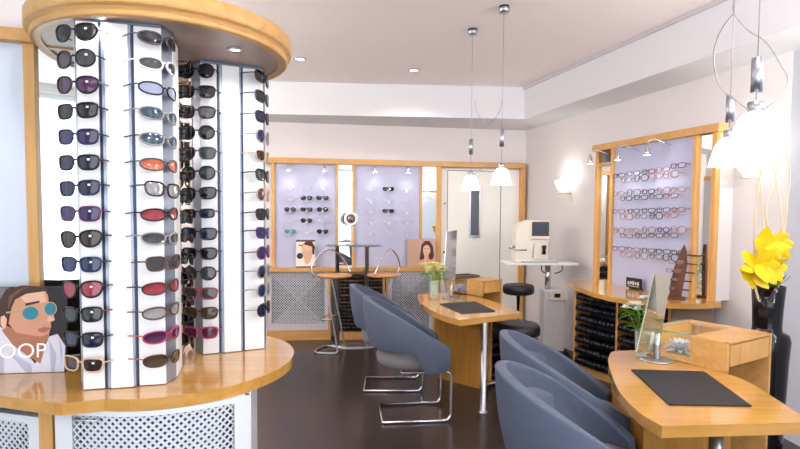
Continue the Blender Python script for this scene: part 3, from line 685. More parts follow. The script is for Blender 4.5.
# ------------------------------------------------------------------ spotlights on display walls
def spot_arm(label, base_pt, dirv, reach, power, drop=.04, grp='arm spotlights above the panels', arch=.05):
    t = thing('arm_spotlight', label, 'spotlight', base_pt, 0, grp)
    d = Vector(dirv).normalized()
    b = MB(); b.tube([(0, 0, 0), d * reach * .35 + Vector((0, 0, arch * .5)), d * reach * .75 + Vector((0, 0, arch)), d * reach + Vector((0, 0, arch * .7)), d * reach * 1.05 + Vector((0, 0, 0))], .005, 8); b.obj('arm', CHROME, t)
    b = MB(); c = d * reach * 1.05
    b.lathe([(.006, 0), (.014, -.01), (.018, -.05), (.03, -.075), (.026, -.075), (.0, -.06)], c=c, n=18); b.obj('lamp_head', CHROME, t)
    b = MB(); b.lathe([(0, -.078), (.024, -.0755), (0, -.066)], c=c, n=14); b.obj('bulb', BULB, t)
    l = bpy.data.lights.new('lamp', 'SPOT'); l.energy = power; l.spot_size = math.radians(95); l.spot_blend = .8; l.shadow_soft_size = .03; l.color = (1, .96, .92)
    o = bpy.data.objects.new('lamp', l); C.objects.link(o); o.parent = t; o.location = c + Vector((0, 0, -.085))
    o.rotation_euler = Vector((-d.x * .45, -d.y * .45, -1)).to_track_quat('-Z', 'Y').to_euler()
nb = Vector((.1586, -1, 0)).normalized()
for px, nm in ((289, 'leftmost'), (324, 'second from left'), (374, 'third from left'), (407, 'rightmost')):
    q = PL(px, 168, (-1.494, 6.258), (1.558, 6.742)); spot_arm('small chrome spotlight above the rear panels, %s of four' % nm, (q.x, q.y, 2.05), nb, .10, 1.0, arch=.0)
nr = Vector((-1.19, -.43, 0)).normalized()
for px, nm in ((611, 'leftmost'), (640, 'middle'), (671, 'rightmost')):
    q = PL(px, 150, RA, RB); spot_arm('chrome arched arm spotlight over the right wall panel, %s of three' % nm, (q.x, q.y, 2.02 if px < 660 else 2.03), Vector((nr.x - .35, nr.y + .5, 0)), .17, 3.5, arch=.05)

# ------------------------------------------------------------------ ceiling fixtures
for px, py, lab, pw in ((300, 58.5, 'recessed ceiling spotlight just right of the canopy edge', 30), (414, 70, 'recessed ceiling spotlight left of the hanging lamps', 30)):
    q = P(px, py, CEIL); downlight('ceiling_spotlight', lab, (q.x, q.y, CEIL), .055, pw, group='recessed ceiling spotlights', emitm=BULB)
for k, (x, y) in enumerate(((-1.9, 3.6), (-.6, 1.2), (1.0, 1.3), (-1.2, -.8), (1.2, -.9))):  # unseen spotlights added as extra light for the room
    downlight('ceiling_spotlight', 'added recessed ceiling spotlight out of view brightening the shop floor', (x, y, CEIL), .055, 30, group='added ceiling spotlights out of view')
q = P(389, 86.5, CEIL); b = MB(); b.box(-.09, .09, -.05, .05, -.008, 0); b.obj('dummy', STEEL) if False else None
vt = thing('ceiling_vent', 'small grey ceiling vent near the soffit', 'vent', (q.x, q.y, CEIL - .0005))
b.obj('plate', WHITE2, vt)
b = MB()
for k in range(6): b.box(-.08, .08, -.043 + k * .015, -.036 + k * .015, -.011, -.008)
b.obj('slat', mat('vent_grey', (150, 146, 150), .5), vt)

def pendant(label, mount, lamp_xy, zb, cyl, r=.075, group='opal glass pendant lamps'):
    """mount: ceiling point; lamp hangs straight down; zb bottom of shade; cyl (z0,z1)"""
    x, y = lamp_xy
    t = thing('pendant_lamp', label, 'lamp', (x, y, zb), 0, group)
    b = MB(); b.lathe([(.0, CEIL - zb), (.034, CEIL - zb), (.034, CEIL - zb - .045), (0, CEIL - zb - .045)], n=24); b.obj('ceiling_mount', STEEL, t)
    b = MB(); b.lathe([(.035, CEIL - zb - .012), (.035, CEIL - zb - .001)], n=24); b.obj('mount_band', BLACK, t)
    b = MB(); b.tube([(0, 0, .12), (0, 0, CEIL - zb - .04)], .0018, 6); b.obj('cord', CORDM, t)
    b = MB(); b.lathe([(0, cyl[0]), (.016, cyl[0]), (.016, cyl[1]), (0, cyl[1])], n=20); b.obj('counterweight', STEEL, t)
    s = r / .075
    b = MB(); b.lathe([(0, .146 * s), (.022 * s, .146 * s), (.022 * s, .112 * s), (.0, .112 * s)], n=20); b.obj('cap', STEEL, t)
    b = MB(); b.lathe([(.012 * s, .118 * s), (.032 * s, .112 * s), (.048 * s, .092 * s), (.060 * s, .055 * s), (.068 * s, .025 * s), (.075 * s, 0), (.072 * s, .0), (.064 * s, .026 * s), (.056 * s, .055 * s), (.044 * s, .088 * s), (.01 * s, .104 * s)], n=36); b.obj('lamp_shade', LAMPG, t, label='lit white bell-shaped glass shade')
    l = bpy.data.lights.new('lamp', 'POINT'); l.energy = 4.5; l.shadow_soft_size = .03; l.color = (1, .9, .76)
    o = bpy.data.objects.new('lamp', l); C.objects.link(o); o.parent = t; o.location = (0, 0, -.02)
    return t
pa_ = PD(501.2, 184.5, 3.75); pb_ = PD(470.5, 190, 4.2); pc_ = PD(754, 152, 1.60); pd_ = PD(728, 166, 2.23)
PEND = []
def zz(py, D, pz, px=500): return PD(px, py, D).z - pz
pendant('right opal bell pendant lamp of the pair over the middle desk', None, (pa_.x, pa_.y), pa_.z, (zz(147, 3.75, pa_.z), zz(129, 3.75, pa_.z)))
pendant('left opal bell pendant lamp of the pair over the middle desk', None, (pb_.x, pb_.y), pb_.z, (zz(154.5, 4.2, pb_.z), zz(139.5, 4.2, pb_.z)))
pendant('larger looking nearer opal bell pendant lamp over the near desk at right', None, (pc_.x, pc_.y), pc_.z, (zz(92, 1.6, pc_.z, 750), zz(58, 1.6, pc_.z, 750)))
pendant('opal bell pendant lamp hanging lower left of the nearer one at right', None, (pd_.x, pd_.y), pd_.z, (zz(122, 2.23, pd_.z, 730), zz(96, 2.23, pd_.z, 730)))
# swagged power cords between the lamps of a pair
def catm(pts, sub=8):
    out = []
    n = len(pts)
    for i in range(n - 1):
        p0, p1, p2, p3 = pts[max(i - 1, 0)], pts[i], pts[i + 1], pts[min(i + 2, n - 1)]
        for k in range(sub):
            t = k / sub
            out.append(.5 * ((2 * p1) + (p2 - p0) * t + (2 * p0 - 5 * p1 + 4 * p2 - p3) * t * t + (3 * p1 - p0 - 3 * p2 + p3) * t ** 3))
    out.append(pts[-1]); return out
L1 = [(734, 13, 1.9), (723, 27, 1.95), (715, 45, 2.05), (714, 66, 2.1), (721, 88, 2.15), (738, 102, 2.0), (748, 110, 1.7)]
L2 = [(734, 0, 1.85), (734, 13, 1.9), (748, 30, 1.8), (766, 42, 1.72), (780, 63, 1.68), (788, 80, 1.65), (780, 98, 1.63), (762, 110, 1.61)]
b = MB(); b.tube(catm([PD(*p) for p in L1]), .0022, 6); b.tube(catm([PD(*p) for p in L2]), .0022, 6); b.tube([PD(734, 0, 1.85) + Vector((0, 0, .3)), PD(734, 13, 1.9)], .0022, 6)
b.tube(catm([PD(744, 118, 1.62), PD(735, 124, 1.9), PD(729, 138, 2.22)]), .0022, 6)
tag(b.obj('lamp_cable', CORDM), 'grey power cable looping between the two pendant lamps at right', 'cable')
L3 = [(475, 100, 4.15), (477, 112, 4.12), (487, 125, 4.0), (499, 112, 3.8), (502, 100, 3.76)]
b = MB(); b.tube(catm([PD(*p) for p in L3]), .0022, 6); b.tube(catm([PD(472, 177, 4.2), PD(482, 168, 4.0), PD(492, 165, 3.8), PD(499, 168, 3.75)]), .0022, 6)
tag(b.obj('lamp_cable', CORDM), 'thin power cable sagging between the pendant lamps over the middle desk', 'cable')

def sconce(label, q, n=(-1, -.3), D_in=.10, s=1.0, pw=2.0):
    t = thing('wall_lamp', label, 'lamp', q, 0, 'lit wall lamps')
    n = Vector((n[0], n[1], 0)).normalized()
    b = MB(); b.box(-.012, .012, -.01, .0, -.11, .0, M=Matrix.Rotation(math.atan2(-n.x, n.y) + math.pi, 4, 'Z')); b.obj('wall_plate', CREAM, t)
    b = MB(); b.tube([(0, 0, -.01), n * D_in * .5 + Vector((0, 0, -.01)), n * (D_in + .06) + Vector((0, 0, -.01))], .014, 10); b.obj('bracket', CREAM, t)
    b = MB(); b.lathe([(.03 * s, .01), (.055 * s, .03), (.08 * s, .075), (.09 * s, .12), (.086 * s, .12), (.05 * s, .035), (0, .02)], c=n * (D_in + .0), n=28); b.obj('lamp_shade', mat('sconce_opal', (255, 250, 236), .3, emit=2.2), t)
    l = bpy.data.lights.new('lamp', 'POINT'); l.energy = pw; l.shadow_soft_size = .05; l.color = (1, .93, .87)
    o = bpy.data.objects.new('lamp', l); C.objects.link(o); o.parent = t; o.location = n * D_in + Vector((0, 0, .15))
sconce('lit white wall lamp on the right wall above the eye testing machine', PL(571, 192, (rwx(6.0), 6.0), (rwx(4.0), 4.0)))
sconce('lit white wall lamp on the right wall behind the pendant lamps and yellow flowers', PL(760, 176, (rwx(6.0), 6.0), (rwx(4.0), 4.0)), pw=1.0)
for y in (2.7, 3.9): sconce('added wall uplight hidden behind the sunglasses towers to brighten the ceiling', Vector((-3.3, y, 1.95)), (1, 0), pw=100)  # uplights added out of view to brighten the ceiling
for y in (2.2, .6, -1.2): sconce('added wall uplight on the right wall out of view to brighten the ceiling', Vector((2.56 + (3.55 - y) * .0397, y, 1.95)), (-1, -.04), pw=72)  # more added lamps, unseen, lifting the ceiling brightness

# ------------------------------------------------------------------ workstations
def workstation(label, ox, oy, rz, top, box, base_poly, leg_xy, tray_side=False, back_leg=None):
    t = thing('consultation_desk', label, 'desk', (ox, oy, 0), rz, 'curved beech consultation desks')
    b = MB(); b.prism(top, .676, .72); b.obj('tabletop', W, t, .004)
    A_, B_, C_, D_ = box
    b = MB(); b.lathe([(.0, 0), (.036, 0), (.036, .012), (.024, .02), (.024, .678), (0, .678)], c=(leg_xy[0], leg_xy[1], 0), n=24); b.obj('leg', STEEL, t, label='steel tube leg')
    b = MB(); b.prism(base_poly, 0, .676); b.obj('pedestal', WY, t, .003)
    if back_leg:
        b = MB(); b.box(back_leg[0], back_leg[0] + .03, back_leg[1], back_leg[1] + .03, 0, .676); b.obj('back_leg', WV, t)
    # raised case: frame with glass lid, drawer front towards the sitter's side
    Mx = along(A_, B_); la = math.hypot(B_[0] - A_[0], B_[1] - A_[1]); lb = math.hypot(C_[0] - B_[0], C_[1] - B_[1])
    sp = .42 * lb
    b = MB()
    b.box(0, .02, 0, lb, 0, .862, M=Mx) if False else None
    b.box(la - .02, la, 0, lb, 0, .865, M=Mx)                     # right side panel to the floor
    b.box(.02, la - .02, lb - .02, lb, 0, .865, M=Mx)             # back
    b.box(0, .02, 0, sp, .72, .865, M=Mx)                        # left cheek on the tabletop
    b.box(.0, la - .02, .005, lb - .02, .40, .415, M=Mx)           # shelf
    b.box(.0, .02, 0.01, lb, 0, .676, M=Mx)
    b.box(.02, la - .02, .02, sp, .845, .865, M=Mx)
    b.box(0, la, 0, .02, .853, .865, M=Mx)
    b.box(0, .02, sp, lb, .722, .732, M=Mx); b.box(.02, la - .02, sp, lb - .02, .725, .735, M=Mx)
    b.box(la - .05, la - .02, sp, lb - .02, .845, .865, M=Mx); b.box(.0, .03, lb - .035, lb, .735, .865, M=Mx)
    b.box(.02, la - .02, sp - .02, sp, .72, .853, M=Mx)
    cs = b.obj('display_case', WE, t, .002)
    b = MB(); b.box(.03, la - .03, .0, .018, .745, .848, M=Mx); dr = b.obj('drawer', WV, t, .002)
    b = MB(); b.box(-.0, la - .05, sp, lb - .0, .862, .868, M=Mx); b.obj('glass_lid', GLASS, t)
    b = MB(); b.box(0, .004, sp, lb - .03, .735, .862, M=Mx); b.obj('glass_side', GLASS, t)
    b = MB(); b.box(-.002, .001, sp, lb, .861, .869, M=Mx); b.box(0, la - .05, lb - .001, lb + .002, .861, .869, M=Mx); b.obj('glass_edge', GLASSE, t)
    b = MB(); b.box(.02, la - .02, sp, lb - .022, .736, .738, M=Mx); b.box(.03, la - .03, lb - .024, lb - .021, .738, .85, M=Mx); b.obj('case_lining', mat('yellow_lining', (232, 178, 20), .6), t)
    if tray_side:
        pass
    return t, Mx, la, lb, sp
def smooth_curve(pts, sub=6):
    v = [Vector((p[0], p[1], 0)) for p in pts]; return [(q.x, q.y) for q in catm(v, sub)]
# near desk
o1 = (.929, 1.853); r1 = 0
left_curve = smooth_curve([(0, 0), (-.022, .136), (.0, .36), (.065, .612), (.14, .85), (.219, 1.02), (.27, 1.07)])
right_curve = smooth_curve([(.453, 1.10), (.5, .98), (.58, .78), (.63, .64), (.64, .5), (.61, .3), (.565, .047)])
top1 = left_curve + right_curve
box1 = [(.627, .654), (.998, .885), (.824, 1.274), (.453, 1.043)]
workstation('near curved beech desk at right with glass topped case and steel leg', o1[0], o1[1], r1, top1, box1, [(.085, .32), (.46, .34), (.62, .70), (.46, 1.03), (.2, .95), (.12, .6)], (.235, .07))
# middle desk
o2 = (.438, 3.78); r2 = math.radians(26)
left_curve = smooth_curve([(0, 0), (-.02, .15), (.0, .42), (.09, .75), (.2, 1.02), (.292, 1.205), (.34, 1.25)])
right_curve = smooth_curve([(.56, 1.27), (.66, 1.06), (.74, .93), (.72, .6), (.66, .35), (.593, .067)])
top2 = left_curve + right_curve
box2 = [(.788, .882), (1.06, .94), (1.02, 1.40), (.62, 1.32)]
workstation('curved beech desk in the middle of the shop with glass topped case and steel leg', o2[0], o2[1], r2, top2, box2, [(.355, .924), (.522, .505), (.60, .52), (.86, .74), (.78, .95), (.5, 1.1)], (.224, .032))
M2 = Tz(o2[0], o2[1], 0, r2); M1 = Tz(o1[0], o1[1], 0, r1)
tc = thing('tray_trolley', 'low cabinet of black trays under the middle desk beside the round stool', 'cabinet', (0, 0, 0))
b = MB(); b.box(0, .02, 0, .25, .03, .62); b.box(.23, .25, 0, .25, .03, .62); b.box(0, .25, 0, .25, .03, .05); b.box(0, .25, 0, .25, .60, .62); b.box(0, .25, .22, .25, .03, .62)
Mk = M2 @ Matrix.Translation((.62, .50, 0)) @ Matrix.Rotation(math.radians(12), 4, 'Z')
b.obj('case', WV, tc)
for k in range(6): tray(.2, 70 + k, .06 + k * .088).obj('tray', TRAYM, tc).location = (.025, .02, 0)
tc.location = Mk.to_translation(); tc.rotation_euler = (0, 0, Mk.to_euler().z)
# desk pads
for M, L, lab in ((M1, [(.188, .688), (.524, .663), (.447, .198), (.128, .207)], 'black rectangular writing pad on the near desk'), (M2, [(.21, .66), (.55, .64), (.43, .18), (.135, .2)], 'black rectangular writing pad on the middle desk')):
    b = MB(); b.prism([tuple((M @ Vector((x, y, 0)))[:2]) for x, y in L], .7205, .7265); tag(b.obj('desk_pad', PADM, None, .002), lab, 'desk pad', 'black desk pads')
# table mirrors
def table_mirror(label, base_pt, quad, D, back_m, tilt_pt=None):
    """quad of photo points TL,TR,BR,BL at distances"""
    t = thing('table_mirror', label, 'mirror', base_pt, 0, 'steel footed table mirrors')
    r_ = .082
    b = MB(); b.lathe([(0, 0), (r_, 0), (r_, .004), (r_ * .9, .007), (0, .008)], n=40); b.obj('base_disc', STEEL, t)
    b = MB(); b.lathe([(0, .006), (.015, .006), (.015, .14), (0, .14)], n=20); b.obj('stem', STEEL, t)
    v = [PD(*q) - Vector(base_pt) for q in quad]
    n = (v[1] - v[0]).cross(v[3] - v[0]).normalized() * .006
    b = MB(); b.add(v + [p + n for p in v], [(0, 1, 2, 3), (7, 6, 5, 4), (0, 4, 5, 1), (1, 5, 6, 2), (2, 6, 7, 3), (3, 7, 4, 0)]); b.obj('mirror_plate', back_m, t)
    return t, v, n
TMB = mat('table_mirror_glass', (206, 204, 180), .12, .85)
bp = P(657, 360, .722)
t, v, n = table_mirror('tilted rectangular table mirror on round steel foot on the near desk', bp, [(655, 273, 2.62), (671, 276, 2.86), (659, 352, 2.80), (637, 352, 2.56)], 2.7, TMB)
bp2 = P(451, 298, .722)
t, v, n = table_mirror('tilted rectangular table mirror on round steel foot on the middle desk', bp2, [(447, 232, 4.86), (457, 230, 5.02), (455, 289, 4.92), (443, 292, 4.76)], 4.8, mat('table_mirror_glass_pale', (214, 214, 220), .12, .85))
# ------------------------------------------------------------------ vases and flowers
VG = mat('vase_glass', (226, 244, 236), .03, alpha=.28); WAT = mat('vase_water', (206, 226, 208), .05, alpha=.35)
def glass_vase(label, p, h, r):
    t = thing('glass_vase', label, 'vase', p, 0, 'clear glass flower vases')
    b = MB(); b.lathe([(0, 0), (r * .8, 0), (r * .85, .01), (r, h), (r - .003, h), (r * .82, .012), (0, .012)], n=28); b.obj('vessel', VG, t)
    b = MB(); b.lathe([(0, .013), (r * .8, .013), (r * .88, h * .55), (0, h * .55)], n=24); b.obj('water', WAT, t)
def petal(mb, base, d, L, w_, m=0, curl=.3, ref=(0, 0, 1)):
    d = Vector(d).normalized(); s = d.cross(Vector(ref));
    if s.length < .1: s = Vector((1, 0, 0))
    s.normalize(); n = s.cross(d); vs = []; N = 5
    for i in range(N):
        f = i / (N - 1); ww = w_ * math.sin(math.pi * min(f * .85 + .12, 1)) * .5
        c = Vector(base) + d * L * f + n * (curl * L * f * f)
        vs += [c - s * ww + n * .004, c, c + s * ww + n * .004]
    fs = []
    for i in range(N - 1):
        a = i * 3; fs += [(a, a + 1, a + 4, a + 3), (a + 1, a + 2, a + 5, a + 4)]
    mb.add(vs, fs, m, True)
def bouquet(label, p, h, spread, nfl, kind, pet, r=random.Random(3)):
    t = thing('flower_bouquet', label, 'flowers', p, 0, 'flower bouquets on the desks')
    st_, lf = MB(), MB(); heads = []
    for i in range(nfl):
        a = 2 * math.pi * i / nfl + r.uniform(-.3, .3); rr = spread * r.uniform(.35, 1); top_ = Vector((math.cos(a) * rr, math.sin(a) * rr, h * r.uniform(.85, 1.08)))
        st_.tube([(math.cos(a + 3) * .012, math.sin(a + 3) * .012, .016), (0, 0, h * .4), top_ * .8 + Vector((0, 0, h * .08)), top_], .0022, 6)
        heads.append(top_)
    for i in range(46 if kind != 'tulip' else 22):
        a = r.uniform(0, 6.28); z = h * r.uniform(.5, .95); d = Vector((math.cos(a), math.sin(a), r.uniform(-.1, .8)))
        petal(lf, (math.cos(a) * spread * .25, math.sin(a) * spread * .25, z), d, spread * r.uniform(.5, 1.0), .012 if kind != 'tulip' else .02, curl=-.25)
    st_.obj('stems', GREEN, t); f_ = lf.obj('foliage', GREEN, t)
    for hd in heads:
        b = MB()
        if kind == 'tulip':
            for k in range(6): a = k * 1.047; petal(b, hd, (math.cos(a) * .45, math.sin(a) * .45, 1), .05, .032, curl=-.35)
        else:
            for ring in range(3):
                for k in range(7): a = k * .9 + ring; petal(b, hd + Vector((0, 0, .002 * ring)), (math.cos(a), math.sin(a), .25 + ring * .55), .032 - ring * .005, .02, curl=.1)
        b.obj('blossom', pet, t)
v1 = P(641, 357, .722); glass_vase('clear glass vase of white flowers beside the near table mirror', v1, .15, .034)
bouquet('small bouquet of white blossoms and green leaves on the near desk', v1, .275, .10, 9, 'rose', PETALW, random.Random(5))
v2 = P(434, 299, .722); glass_vase('clear glass vase of cream tulips on the middle desk', v2, .17, .042)
bouquet('bunch of cream and green tulips on the middle desk', v2, .28, .15, 15, 'tulip', PETALT, random.Random(9))

# decoration in cases
def flower_dish(label, M, x, y, z):
    q = M @ Vector((x, y, z)); t = thing('silver_flower', label, 'ornament', q, 0, 'silver flower ornaments in the desk cases')
    b = MB(); r = random.Random(2)
    for i in range(46):
        a = i * 2.4; e = .15 + 1.6 * (i / 46) ** 1.5; petal(b, (math.cos(a) * .01, math.sin(a) * .01, .006 + .02 * i / 46), (math.cos(a), math.sin(a), e), .085 - .03 * i / 46, .026, curl=-.25)
    b.obj('petals', mat('silver_petals', (226, 232, 242), .35, .1), t)
    b = MB(); b.lathe([(0, .0), (.028, .004), (.024, .03), (0, .034)], n=16); b.obj('flower_core', mat('ice_blue', (90, 110, 160), .3, .4), t)
flower_dish('silver and blue artificial flower inside the glass case of near desk', M1, .57, .97, .742)
flower_dish('silver artificial flower inside the glass case of middle desk', M2, .735, 1.17, .740)
t = thing('flat_tray', 'dark flat tray lying across the glass case of the middle desk', 'tray', M2 @ Vector((.78, 1.2, .870)), r2 + .1)
b = MB(); b.box(-.17, .14, -.09, .09, 0, .006); b.box(-.17, .14, -.09, -.08, .006, .02); b.box(-.17, .14, .08, .09, .006, .02); b.box(-.17, -.16, -.08, .08, .006, .02); b.box(.13, .14, -.08, .08, .006, .02); b.obj('tray_body', mat('dark_taupe', (92, 78, 72), .4), t)
b = MB(); b.prism([(0, 0), (.16, .02), (.17, .15), (.02, .13)], 0, .012); t = tag(b.obj('booklet', PAPER), 'white booklet on the open shelf of the near desk case', 'booklet'); q = M1 @ Vector((.72, .76, .416)); t.location = q
b = MB(); b.box(0, .12, 0, .09, 0, .02); t = tag(b.obj('book', mat('dark_red_book', (92, 40, 44), .5)), 'dark red book on the open shelf of the near desk case', 'book'); t.location = M1 @ Vector((.66, .9, .416))

# ------------------------------------------------------------------ tub chairs
def tub_chair_proto(label, loc, rz):
    t = thing('tub_chair', label, 'chair', loc, rz, 'slate blue cantilever tub chairs')
    # cushion: drum with rounded edges, facing +x
    pr_ = [(0, .375), (.19, .375), (.232, .385), (.252, .41), (.258, .445), (.25, .485), (.225, .508), (.15, .518), (0, .52)]
    b = MB(); b.lathe(pr_, c=(.0, 0, 0), n=48, sx=1.04, sy=.98); b.obj('seat', FAB2, t)
    # wrap-around shell
    b = MB(); nph, nz = 44, 10; PH = math.radians(138); vs = []; fs = []
    for i in range(nph + 1):
        ph = -PH + 2 * PH * i / nph; a = abs(ph) / PH
        wgt = max(0, (math.cos(ph) + .743) / 1.743)
        sm_ = min(1, max(0, (a - .60) / .13)); sm_ = sm_ * sm_ * (3 - 2 * sm_)
        zt = .545 + .33 * wgt - .02 * a ** 6; zl = .538 - .155 * sm_
        for k in range(nz + 1):
            f = k / nz; z = zl + (zt - zl) * f
            lean = max(0, z - .5) * (.15 * wgt)
            r = .268 + lean + .012 * math.sin(math.pi * f)
            vs.append((-(r * math.cos(ph)) * 1.0, r * math.sin(ph) * (1.0 - .0 * f), z))
    for i in range(nph):
        for k in range(nz): a_ = i * (nz + 1) + k; fs.append((a_, a_ + nz + 1, a_ + nz + 2, a_ + 1))
    b.add(vs, fs, 0, True); o = b.obj('backrest', FAB, t)
    s = o.modifiers.new('thick', 'SOLIDIFY'); s.thickness = .045; s.offset = 1.0 if False else -1.0
    bv = o.modifiers.new('round', 'BEVEL'); bv.width = .018; bv.segments = 3; bv.limit_method = 'ANGLE'; bv.angle_limit = math.radians(50)
    # inner back cushion
    b = MB(); vs = []; fs = []; nph, nz = 20, 8; PH2 = math.radians(62)
    for i in range(nph + 1):
        ph = -PH2 + 2 * PH2 * i / nph
        for k in range(nz + 1):
            f = k / nz; z = .50 + .27 * f * (1 - .25 * (abs(ph) / PH2) ** 2); wgt = (math.cos(ph) + .743) / 1.743
            r = .220 + max(0, z - .5) * (.15 * wgt) - .022 * math.sin(math.pi * min(1, f + .02)) * math.cos(ph * 1.3)
            vs.append((-r * math.cos(ph), r * math.sin(ph), z))
    for i in range(nph):
        for k in range(nz): a_ = i * (nz + 1) + k; fs.append((a_, a_ + 1, a_ + nz + 2, a_ + nz + 1))
    b.add(vs, fs, 0, True); o = b.obj('back_cushion', FAB, t); s = o.modifiers.new('thick', 'SOLIDIFY'); s.thickness = .012; s.offset = -1
    # chrome sled frame
    pth = []
    def arc(c, r, a0, a1, ax, n=6):
        for k in range(n + 1):
            a = math.radians(a0 + (a1 - a0) * k / n); yield (c[0] + r * math.cos(a), c[1], c[2] + r * math.sin(a))
    for y in (-.185, .185):
        seg = [(-.10, y, .36)] + list(arc((.20, y, .31), .05, 90, 0, 0)) + list(arc((.20, y, .062), .05, 0, -90, 0)) + [(-.235, y, .012)]
        pth += seg if y < 0 else seg[::-1]
    b = MB(); b.tube(pth, .011, 10, True); b.obj('sled_frame', CHROME, t)
    for y in (-.185, .185):
        b = MB(); b.lathe([(0, 0), (.012, 0), (.012, .004), (0, .004)], c=(.15, y, 0), n=12); b.obj('glide', BLACKR, t)
    return t
ch = tub_chair_proto('slate blue tub chair with chrome sled base facing the middle desk, nearer of two', (.10, 3.885, 0), math.radians(7))
dup(ch, (-.06, 4.55, 0), math.radians(2), 'slate blue tub chair with chrome sled base, farther of two at the middle desk')
dup(ch, (.74, 2.02, 0), math.radians(-6), 'nearest slate blue tub chair in the foreground by the near desk')
dup(ch, (.87, 2.62, 0), math.radians(-8), 'slate blue tub chair directly behind the nearest one at the near desk')

# ------------------------------------------------------------------ black stools
def stool(label, loc, zs, r, wheels=True):
    t = thing('swivel_stool', label, 'stool', loc, 0, 'black round swivel stools')
    b = MB(); b.lathe([(0, zs - .10), (r * .85, zs - .10), (r, zs - .085), (r * 1.02, zs - .05), (r, zs - .02), (r * .9, zs - .003), (r * .5, zs), (0, zs - .006)], n=40); b.obj('seat', LEATHER, t)
    b = MB(); b.lathe([(0, .09), (.028, .09), (.028, zs * .55), (.018, zs * .55), (.018, zs - .1), (0, zs - .1)], n=16); b.obj('gas_lift', CHROME, t)
    for k in range(5):
        a = k * 2 * math.pi / 5 + .35; b = MB(); b.tube([(0, 0, .11), (math.cos(a) * .15, math.sin(a) * .15, .095), (math.cos(a) * .25, math.sin(a) * .25, .065)], [.018, .015, .012], 8); b.obj('base_arm', CHROME, t)
        b = MB(); Mw = Matrix.Translation((math.cos(a) * .25, math.sin(a) * .25, .028)) @ Matrix.Rotation(a, 4, 'Z') @ Matrix.Rotation(math.pi / 2, 4, 'X')
        b.lathe([(0, -.02), (.027, -.02), (.028, -.006), (.02, 0), (.028, .006), (.027, .02), (0, .02)], n=20, M=Mw); b.obj('castor', BLACKR, t)
stool('black round stool on castors beside the middle desk', (.95, 4.30, 0), .60, .185)
stool('taller black stool partly hidden behind the case of the middle desk', (1.20, 5.38, 0), .78, .155)

# ------------------------------------------------------------------ bar table and bar stools
TBY = 6.0
tb = thing('bar_table', 'tall glass topped bar table on chrome posts before the rear ledge', 'table', (-.5, 5.93, 0))
b = MB(); b.lathe([(0, 1.125), (.31, 1.125), (.315, 1.131), (.31, 1.137), (0, 1.137)], n=48, sy=.5, c=(-.01, -.02, 0)); b.obj('glass_top', mat('smoked_glass', (110, 128, 132), .08, alpha=.75), tb)
for x, y in ((.135, -.02), (-.2, .05)):
    b = MB(); b.lathe([(0, 0.012), (.022, .012), (.022, 1.112), (.04, 1.114), (.04, 1.125), (0, 1.125)], c=(x, y, 0), n=20); b.obj('post', STEEL, tb)
b = MB(); b.lathe([(0, 0), (.17, 0), (.17, .008), (.02, .016), (0, .016)], c=(.0, 0, 0), n=40, sx=1.6, sy=.75); b.obj('foot_plate', STEEL, tb)
def bar_stool(label, loc, rz):
    t = thing('bar_stool', label, 'bar stool', loc, rz, 'chrome hoop backed bar stools')
    b = MB(); b.lathe([(0, .80), (.16, .80), (.185, .808), (.19, .82), (.18, .832), (0, .835)], n=36, sy=.9); b.obj('seat', ORANGEW, t)
    # hoop back
    hp = [(-.17, -.15, .815), (-.2, -.16, .90), (-.17, -.12, 1.0), (-.10, -.05, 1.085), (-.04, .03, 1.09), (.02, .10, 1.04), (.08, .15, .94), (.13, .16, .83)]
    b = MB(); b.tube(catm([Vector(p) for p in hp], 5), .009, 8); b.obj('hoop_back', CHROME, t)
    for y in (-.10, .10):
        pth = catm([Vector(p) for p in [(-.09, y, .80), (-.06, y, .72), (.06, y * 1.2, .12), (.075, y * 1.3, .03), (.03, y * 1.5, .011), (-.14, y * 1.6, .011)]], 5)
        b = MB(); b.tube(pth, .010, 8); b.obj('leg', STEEL, t)
    b = MB(); b.tube([(-.14, -.16, .011), (-.18, -.12, .011), (-.19, 0, .011), (-.18, .12, .011), (-.14, .16, .011)], .010, 8); b.obj('floor_bar', CHROME, t)
    b = MB(); b.tube([(.0, -.13, .36), (-.12, -.12, .36), (-.14, 0, .36), (-.12, .12, .36), (.0, .13, .36)], .009, 8); b.obj('footrest', CHROME, t)
    return t
bs = bar_stool('chrome bar stool with hoop back and orange seat, left of the bar table', (-.70, 5.72, 0), math.radians(-12))
dup(bs, (-.17, 5.80, 0), math.radians(190), 'chrome bar stool with hoop back and orange seat, right of the bar table')

# round cosmetic mirror on the bar table region
q = PD(352, 219, 6.05)
t = thing('round_mirror', 'round white rimmed cosmetic mirror above the bar table', 'mirror', (q.x, q.y, 1.139))
hz = q.z - 1.139
b = MB(); Mq = Matrix.Translation((0, 0, hz)) @ Matrix.Rotation(math.pi / 2, 4, 'X')
b.lathe([(.05, -.01), (.075, -.01), (.082, 0), (.075, .01), (.05, .01), (.05, -.01)], n=32, M=Mq, cap=False); b.obj('rim', WHITE, t)
b = MB(); b.lathe([(0, .004), (.052, .004), (.052, -.004), (0, -.004)], n=24, M=Mq); b.obj('mirror_glass', mat('tinted_mirror', (130, 120, 118), .1, .7), t)
b = MB(); b.lathe([(0, 0), (.06, 0), (.05, .012), (.007, .02), (.007, hz - .07), (0, hz - .07)], n=20); b.obj('stand', CHROME, t)
t.location.y = 5.94

